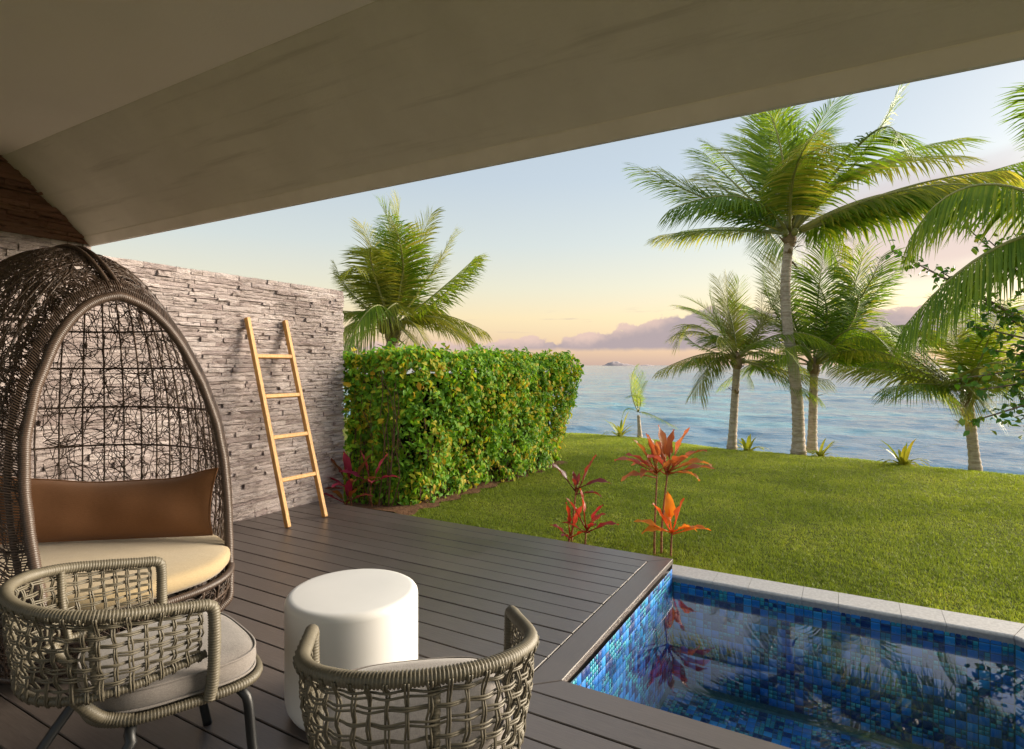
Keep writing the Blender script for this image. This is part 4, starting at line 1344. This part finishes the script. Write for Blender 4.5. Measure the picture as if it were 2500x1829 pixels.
for h in (1.375, 1.04, .705, .365):
    mb = MB(); beam(mb, lad_pt(-.174, h), lad_pt(.174, h), .0185, .0165, Vector((LT / LH, 0, -1)))
    mb.build('rung', M_WOOD, lad)

# ------------------------------------------------------------------ white drum table
mb = MB()
rt, ht = .245, .445
prof = [(0.0, 0.0), (rt - .075, .0), (rt - .045, .006), (rt - .02, .022), (rt - .006, .046), (rt, .08), (rt, ht - .028), (rt - .002, ht - .016), (rt - .008, ht - .007), (rt - .017, ht - .0015), (rt - .03, ht), (rt * .5, ht + .001), (0.0, ht + .0015)]
ns = 72
vs = []; fs = []
for (r, z) in prof[1:-1]:
    for k in range(ns):
        a = 2 * math.pi * k / ns
        vs.append((r * math.cos(a), r * math.sin(a), z))
nr = len(prof) - 2
for i in range(nr - 1):
    for k in range(ns):
        l = (k + 1) % ns
        fs.append((i * ns + k, i * ns + l, (i + 1) * ns + l, (i + 1) * ns + k))
vs += [(0, 0, 0), (0, 0, prof[-1][1])]
for k in range(ns):
    l = (k + 1) % ns
    fs += [(len(vs) - 2, l, k), (len(vs) - 1, (nr - 1) * ns + k, (nr - 1) * ns + l)]
mb.add(vs, fs)
o = mb.build('side_table', M_TABLE, None, True)
o.location = (-1.645, 1.635, 0)
tag(o, 'round white drum side table on the dark deck', 'table')

# ------------------------------------------------------------------ woven lounge chairs
def chair_u(t, sc=1.0):
    """plan of the wrap-round back: t from -1 (left arm end) to 1 (right arm end); local x right, y forward"""
    w_, L_, b_ = .262 * sc, .18, .238 * sc
    arc = 1.20 * (w_ + b_) / 2 * math.pi / 2 * .84
    tot = L_ + arc
    s = abs(t) * tot
    if s < arc:
        ph = math.pi / 2 * (s / arc)
        n_ = 2.15
        x = w_ * math.sin(ph) ** (2 / n_); y = -b_ * math.cos(ph) ** (2 / n_)
    else:
        x = w_; y = s - arc
    return (x if t > 0 else -x), y
def rail_pt(t, v):
    """v 0: top rail, 1: lower rail of the woven back"""
    x0, y0 = chair_u(t, 1.0)
    x1, y1 = chair_u(t, .90)
    z0 = .648 - .157 * y0
    z1 = .475 - .03 * (.2 - y0) + .10 * max(0, y0) - .02
    bul = math.sin(math.pi * v) * .012
    k = 1 + bul / .25
    return Vector(((x0 + (x1 - x0) * v) * k, (y0 + (y1 - y0) * v) * (k if y0 < 0 else 1), z0 + (z1 - z0) * v))
def offset_out(p, d):
    n_ = Vector((p.x, p.y - .03, 0)).normalized()
    return p + n_ * d
def seat_outline(sc=1.0, n=64, grow=0.0):
    """rounded trapezoid, narrower at the back"""
    pts = []
    for k in range(n):
        a = 2 * math.pi * k / n
        c, s = math.cos(a), math.sin(a)
        e = 2 / 3.6
        x = abs(c) ** e * (1 if c > 0 else -1); y = abs(s) ** e * (1 if s > 0 else -1)
        hw = .215 + .042 * (y * .5 + .5)
        pts.append((x * (hw + grow) * sc, .145 + y * (.222 + grow) * sc))
    return pts
def make_chair(loc, rz, label, seed):
    random.seed(seed)
    ch = empty('lounge_chair', loc, rz)
    tag(ch, label, 'chair', 'woven lounge chairs with black legs')
    mb = MB(); P = [rail_pt(t, 0) for t in np.linspace(-.97, .97, 41)]
    # arms turn down into the front posts
    def down(t):
        a = rail_pt(t, 0)
        return [a + Vector((0, .018, -.006)), a + Vector((0, .030, -.026)), Vector((a.x * .995, a.y + .032, .50)), Vector((a.x * .97, a.y + .030, .40)), Vector((a.x * .95, a.y + .022, .346))]
    full = list(reversed(down(-.97))) + P + down(.97)
    wrapped(mb, full, .0172)
    mb.build('top_rail', M_CANE, ch, True)
    mb = MB(); wrapped(mb, [rail_pt(t, 1) for t in np.linspace(-1, 1, 41)], .0125, sides=8)
    mb.build('lower_rail', M_CANE, ch, True)
    for t in (-.52, .02, .52):
        mb = MB(); wrapped(mb, [offset_out(rail_pt(t, v), -.010) for v in np.linspace(0.02, 1, 8)], .0115, sides=8)
        mb.build('upright', M_CANE, ch, True)
    NV, NH = 33, 7
    ts = [-.965 + 1.93 * i / (NV - 1) + random.uniform(-.003, .003) for i in range(NV)]
    hs = [(j + 1) / (NH + 1) + random.uniform(-.010, .010) for j in range(NH)]
    r_c = .0027
    for i, t in enumerate(ts):
        mb = MB()
        for dt in (-.0050, .0050):
            pts = [offset_out(rail_pt(t, -.03), .0)]
            for j, v in enumerate(hs):
                pts.append(offset_out(rail_pt(t + dt + random.uniform(-.004, .004), v), .0042 * (1 if (i + j) % 2 else -1)))
            pts.append(rail_pt(t + dt, 1.0))
            # wound once over the top rail
            top = rail_pt(t + dt, 0)
            pts = [offset_out(top, .0182), offset_out(top, .0150) - UP * .012] + pts[1:-1] + [offset_out(rail_pt(t + dt, 1.0), .012), offset_out(rail_pt(t + dt, 1.0), .004) - UP * .0135]
            mb.tube(catmull(pts, 22), r_c, 5)
        mb.build('weave_strand', M_CANE, ch, True)
    for j, v in enumerate(hs):
        mb = MB()
        for dv in (-.0145, .0145):
            pts = []
            ph = random.uniform(0, 6)
            for i in range(NV):
                vv = v + dv + .009 * math.sin(i * .5 + ph) + random.uniform(-.005, .005)
                pts.append(offset_out(rail_pt(ts[i], vv), .0042 * (-1 if (i + j) % 2 else 1)))
            mb.tube(catmull(pts, NV * 3), r_c, 5)
        mb.build('weave_strand', M_CANE, ch, True)
    # seat frame
    mb = MB(); wrapped(mb, [(x, y, .346) for x, y in seat_outline(grow=.002)], .0150, closed=True, sides=8)
    sfr = mb.build('seat_frame', M_CANE, ch, True)
    mb = MB()
    so = seat_outline(.95)
    mb.add([(x, y, .350) for x, y in so] + [(x, y, .340) for x, y in so], [tuple(range(64)), tuple(range(127, 63, -1))] + [(i, i + 64, (i + 1) % 64 + 64, (i + 1) % 64) for i in range(64)])
    mb.build('seat_webbing', M_CANE, sfr)
    for s in (-1, 1):
        mb = MB(); a = rail_pt(.42 * s, 1)
        wrapped(mb, [a + UP * .004, a.lerp(Vector((.188 * s, -.050, .366)), .5) - UP * .008, Vector((.188 * s, -.050, .362)), Vector((.207 * s, .005, .346))], .0165, sides=9)
        mb.build('back_strut', M_CANE, ch, True)
        # bent tube legs
        for (y0, fx, fy) in ((.275, .235, .335), (.005, .185, -.235)):
            mb = MB()
            sy = 1 if fy > .1 else -1
            pts = [(.13 * s, y0 - .01 * sy, .326), (.195 * s, y0 + .0 * sy, .327), (.228 * s, y0 + .012 * sy, .316), (.240 * s, y0 + .022 * sy, .284), (fx * s + (.242 - fx) * s * .5, y0 + (fy - y0) * .6, .14), (fx * s, fy, .0)]
            mb.tube(catmull(pts, 26), .0145, 10)
            mb.build('leg', M_METAL, ch, True)
    return ch
chA = make_chair((-1.877, .904, 0), R_(-14.8), 'grey woven lounge chair beside the pod chair, its bare side turned this way', 11)
chB = make_chair((-.882, 1.092, 0), R_(42.8), 'grey woven lounge chair with its back turned, in front of the white table', 12)
def cushion_mesh(outline, z0, z1, crown=.012, inset=.012):
    """soft pad over a plan outline, with rounded sides and a slightly domed top"""
    c = np.mean(np.array(outline), axis=0); n = len(outline)
    rows = []
    for f_, z in ((.0, z0), (.5, z0), (.93, z0), (.975, z0 + .005), (1.0, z0 + (z1 - z0) * .3), (1.006, z0 + (z1 - z0) * .55), (1.0, z0 + (z1 - z0) * .8), (.985, z1 - .006), (.95, z1 + .001), (.8, z1 + crown * .55), (.5, z1 + crown), (.2, z1 + crown * 1.05)):
        if f_ > 0:
            rows.append([(c[0] + (x - c[0]) * f_, c[1] + (y - c[1]) * f_, z + .0015 * math.sin(i * .7 + f_ * 9)) for i, (x, y) in enumerate(outline)])
    vs = [p for r in rows for p in r]; fs = []
    for r in range(len(rows) - 1):
        for i in range(n):
            j = (i + 1) % n
            fs.append((r * n + i, r * n + j, (r + 1) * n + j, (r + 1) * n + i))
    fs += [tuple(range(n - 1, -1, -1)), tuple(range((len(rows) - 1) * n, len(rows) * n))]
    mb = MB(); mb.add(vs, fs)
    return mb
for ch, lab in ((chA, 'grey linen seat pad on the lounge chair beside the pod chair'), (chB, 'grey linen seat pad on the lounge chair with its back turned')):
    e = empty('seat_cushion', ch.location, ch.rotation_euler.z)
    tag(e, lab, 'cushion', 'grey seat pads of the lounge chairs')
    ol = seat_outline(.985)
    cushion_mesh(ol, .362, .424).build('pad', M_FAB_GREY, e, True)
    for zz in (.421, .366):
        mb = MB(); c = np.mean(np.array(ol), axis=0)
        mb.tube([(c[0] + (x - c[0]) * .990, c[1] + (y - c[1]) * .990, zz) for x, y in ol], .0038, 6, True)
        mb.build('piping', M_FAB_GREY, e, True)

# ------------------------------------------------------------------ wicker pod chair
random.seed(5)
pod = empty('pod_chair', (-3.3, 1.482, 0))
tag(pod, 'large dark wicker pod chair with an open front beside the stone wall', 'chair')
PC = Vector((-3.3, 1.482, 0))
def wrim(z):
    """half width of the opening at height z"""
    return float(np.interp(z, [0.0, .2, .4, .6, .8, 1.0, 1.2, 1.4, 1.5, 1.57, 1.61, 1.63], [.33, .385, .408, .424, .430, .413, .362, .278, .212, .144, .078, 0]))
zc = .80
RT = []                             # the rim as (half width, height) round one loop: angle 0 at the top
zz_ = np.r_[np.linspace(1.63, 1.5, 10), np.linspace(1.48, .12, 26)]
right = [(wrim(z), z) for z in zz_]
bottom = [(.26, .07), (.17, .045), (.0, .035), (-.17, .045), (-.26, .07)]
loop = right + bottom + [(-a, b) for a, b in reversed(right[1:])]
LOOP = catmull(loop, 240, True)     # even steps along the rim
def rim_x(z):
    return -2.70 - .2 * z
W2 = [(0.0, 1.90), (.13, 1.88), (.25, 1.81), (.37, 1.66), (.49, 1.44), (.59, 1.15), (.63, .85), (.63, .55), (.60, .30), (.55, .10), (.42, .045), (.2, .035), (0, .035)]
LOOP2 = catmull(W2 + [(-a, b) for a, b in reversed(W2[1:-1])], 240, True)
def gfun(t):
    return 1.0 if t < .42 else math.sqrt(max(0, 1 - ((t - .42) / .58) ** 2.4))
def shell(t, th):
    """t 0 at the rim to 1 at the back; th 0..1 round the loop. World position"""
    k = (th % 1.0) * 240
    i = int(k) % 240; f_ = k - int(k); j = (i + 1) % 240
    m_ = math.sin(min(1, t / .42) * math.pi / 2) ** .9
    a0 = (LOOP[i][0] * (1 - f_) + LOOP[j][0] * f_); a1 = (LOOP[i][1] * (1 - f_) + LOOP[j][1] * f_)
    b0 = (LOOP2[i][0] * (1 - f_) + LOOP2[j][0] * f_); b1 = (LOOP2[i][1] * (1 - f_) + LOOP2[j][1] * f_)
    g_ = gfun(t)
    z = zc + (a1 + (b1 - a1) * m_ - zc) * g_
    x = rim_x(a1) * (1 - t) + (-4.22) * t
    return Vector((x, 1.482 + (a0 + (b0 - a0) * m_) * g_, max(.02, z)))
def pod_add(mbx, name, mat=M_DARKWICK, smooth=True):
    o = mbx.build(name, mat, pod, smooth); o.location = -PC
    return o
mb = MB(); wrapped(mb, [shell(0, th) for th in np.linspace(0, 1, 120, endpoint=False)], .0225, .0085, 10, True)
pod_add(mb, 'rim')
mb = MB(); wrapped(mb, [shell(.035, th) + (shell(.035, th) - Vector((shell(.035, th).x, 1.482, .8))).normalized() * .006 for th in np.linspace(0, 1, 120, endpoint=False)], .0125, .0085, 9, True)
pod_add(mb, 'outer_rim')
for dy_ in (-.022, .022):
    mb = MB(); wrapped(mb, [shell(t, 0) + Vector((0, dy_, .016)) for t in np.linspace(.02, .85, 30)], .0105, .0085, 8)
    pod_add(mb, 'ridge_bar')
# level hoops and upright ribs
def ring_at(z, n=60):
    """the shell cut at height z: points from the near rim round the back to the far rim"""
    pts = []
    for side in (0, 1):
        row = []
        for t in np.linspace(0, .999, n):
            best = None
            lo_, hi_ = (.0, .5) if side == 0 else (1.0, .5)
            # find the loop place with this height (bisection, height falls from top to bottom)
            a0, a1 = lo_, hi_
            za, zb = shell(t, a0).z, shell(t, a1).z
            if not (zb - 1e-4 <= z <= za + 1e-4):
                continue
            for _ in range(24):
                mid_ = (a0 + a1) / 2
                if shell(t, mid_).z > z: a0 = mid_
                else: a1 = mid_
            row.append(shell(t, (a0 + a1) / 2))
        pts.append(row)
    return pts[0] + pts[1][::-1]
RINGZ = np.linspace(.10, 1.80, 35)
RINGS = [ring_at(z) for z in RINGZ]
for z in (.30, .56, .80, 1.04, 1.28, 1.50):
    rg_ = ring_at(z, 40)
    if len(rg_) > 8:
        mb = MB(); mb.tube(catmull(rg_, 90), .0058, 6)
        pod_add(mb, 'hoop')
RAX = Vector((-3.25, 1.482, 0))
for k in range(35):
    al = R_(-118 + 236 * k / 34) + math.pi
    pts = []
    for z, rg_ in zip(RINGZ, RINGS):
        if len(rg_) < 6: continue
        A = np.unwrap([math.atan2(p.y - RAX.y, p.x - RAX.x) for p in rg_])
        for sh in (-2, 0, 2):
            q = al + sh * math.pi
            if min(A[0], A[-1]) <= q <= max(A[0], A[-1]):
                if A[0] > A[-1]: xs_, rr_ = A[::-1], rg_[::-1]
                else: xs_, rr_ = A, rg_
                X_ = [np.interp(q, xs_, [p[c_] for p in rr_]) for c_ in range(3)]
                pts.append(Vector(X_)); break
    if len(pts) > 5:
        mb = MB(); mb.tube(catmull(pts, 50), .0052, 6)
        pod_add(mb, 'rib')
# lower basket under the seat
def basket(a, v):
    """a angle, v 0 floor .. 1 seat height"""
    rx = .64 + .13 * math.sin(v * math.pi / 2); ry = .485 + .03 * math.sin(v * math.pi / 2)
    e = 2 / 2.5  # distance haze put into the pale mauve-grey colour
    c, s = math.cos(a), math.sin(a)
    return Vector((-3.32 + rx * abs(c) ** e * (1 if c > 0 else -1), 1.482 + ry * abs(s) ** e * (1 if s > 0 else -1), .012 + v * .265))
mb = MB(); wrapped(mb, [basket(a, 1) for a in np.linspace(0, 2 * math.pi, 60, endpoint=False)], .017, .0085, 8, True)
pod_add(mb, 'seat_ring')
mb = MB(); wrapped(mb, [basket(a, 0) + UP * .005 for a in np.linspace(0, 2 * math.pi, 60, endpoint=False)], .016, .0085, 8, True)
pod_add(mb, 'base_ring')
for k in range(34):
    a = 2 * math.pi * k / 34
    mb = MB(); mb.tube([basket(a, v) for v in np.linspace(0, 1, 9)], .0058, 6)
    pod_add(mb, 'rib')
for v in (.35, .68):
    mb = MB(); mb.tube([basket(a, v) for a in np.linspace(0, 2 * math.pi, 70, endpoint=False)], .0055, 6, True)
    pod_add(mb, 'hoop')
# random weave: long loose curls over the shell and the basket
mb = MB()
def curl(fn, u, v):
    """wander over a surface fn(u, v) in even steps"""
    ang = random.uniform(0, 2 * math.pi); cur = random.uniform(-14, 14); n_ = random.randint(12, 26)
    st_ = .026; pts = []
    for i in range(n_):
        p = fn(u, v)
        pts.append(p + Vector((random.uniform(-.004, .004),) * 3))
        cur += random.uniform(-3.0, 3.0)
        ang += cur * st_
        lu = max(.25, (fn(u + .004, v) - p).length / .004); lv = max(.1, (fn(u, v + .004) - p).length / .004)
        u += math.cos(ang) * st_ / lu; v += math.sin(ang) * st_ / lv
        if v < 0 or v > .985: break
    if len(pts) > 4:
        mb.tube(catmull(pts, len(pts) * 2), random.uniform(.0019, .0027), 4, caps=False)
hood = lambda q, r: shell(max(0.0, min(.999, r)), q)
under = lambda q, r: basket(q * 2 * math.pi, max(0, min(1, r)))
nk = 0
while nk < 1500:
    u, v = random.random(), random.random() * .98
    p = hood(u, v)
    area = ((hood(u + .004, v) - p).cross(hood(u, v + .004) - p)).length / 1.6e-5
    if random.random() * 6.0 > area: continue
    nk += 1
    curl(hood, u, v)
# extra density over the top and the outer side of the hood
for k in range(420):
    curl(hood, random.uniform(-.24, .10), random.uniform(0, .5))
for k in range(520):
    curl(under, random.random(), random.random())
# lashing that ties the weave over the outer rim
for k in range(420):
    th = k / 420
    a, b = shell(0.0, th), shell(.06, th + random.uniform(-.003, .003))
    cdir = (a - Vector((a.x, 1.482, .8))).normalized()
    mb.tube(catmull([a + cdir * .018, shell(.035, th) + cdir * .032, b + cdir * .010, shell(.10, th + random.uniform(-.006, .006))], 8), .0030, 4, caps=False)
o = pod_add(mb, 'wicker_weave')
tag(o, kind='stuff')

# seat cushion and pillow in the pod
def pod_plan(sc=1.0, n=80):
    pts = []
    for k in range(n):
        a = 2 * math.pi * k / n
        p = basket(a, 1)
        pts.append(((p.x + 3.32) * sc, (p.y - 1.482) * sc))
    return pts
o = cushion_mesh(pod_plan(.99), .0, .085, .02).build('seat_cushion', M_FAB_TAN, None, True)
o.location = (-3.32, 1.482, .292)
tag(o, 'thick rounded tan cushion filling the seat of the wicker pod chair', 'cushion')
mb = MB()
NU, NV_ = 44, 20
def pillow(u, v, side):
    """u, v in -1..1 ; long pillow standing along Y, pulled-in edges, pointed corners"""
    ex = 1 - .045 * (1 - abs(v) ** 2); ev = 1 - .26 * (1 - abs(u) ** 2.4)
    ev += .04 * math.sin(u * 9) * abs(u)
    y = u * .515 * ex; h = v * (.19 if v > 0 else .165) * (ev if v > 0 else .9)
    th = .070 * (max(0, 1 - abs(u) ** 3.2) ** .6) * (max(0, 1 - abs(v) ** 2.2) ** .62)
    th *= 1 + .05 * math.sin(u * 5 + v * 3) + .03 * math.sin(u * 13)
    return (side * th + .06 * (abs(u) ** 2), y, h)
vs = []; fs = []
for side in (1, -1):
    k0 = len(vs)
    for j in range(NV_):
        for i in range(NU):
            vs.append(pillow(i / (NU - 1) * 2 - 1, j / (NV_ - 1) * 2 - 1, side))
    for j in range(NV_ - 1):
        for i in range(NU - 1):
            a = k0 + j * NU + i
            q = (a, a + 1, a + NU + 1, a + NU)
            fs.append(q if side > 0 else q[::-1])
mb.add(vs, fs)
e = empty('pillow', (-3.32, 1.60, .552))
e.rotation_euler = (0, R_(-14), R_(-51))
tag(e, 'long brown lumbar pillow leaning inside the pod chair', 'pillow')
mb.build('cover', M_FAB_BROWN, e, True)
mb = MB()
path = [pillow(u, -1, 0) for u in np.linspace(-1, 1, 30)] + [pillow(1, v, 0) for v in np.linspace(-.9, 1, 12)] + [pillow(u, 1, 0) for u in np.linspace(.95, -1, 30)] + [pillow(-1, v, 0) for v in np.linspace(.9, -.9, 12)]
mb.tube(path, .0042, 6, True)
mb.build('piping', M_FAB_BROWN, e, True)
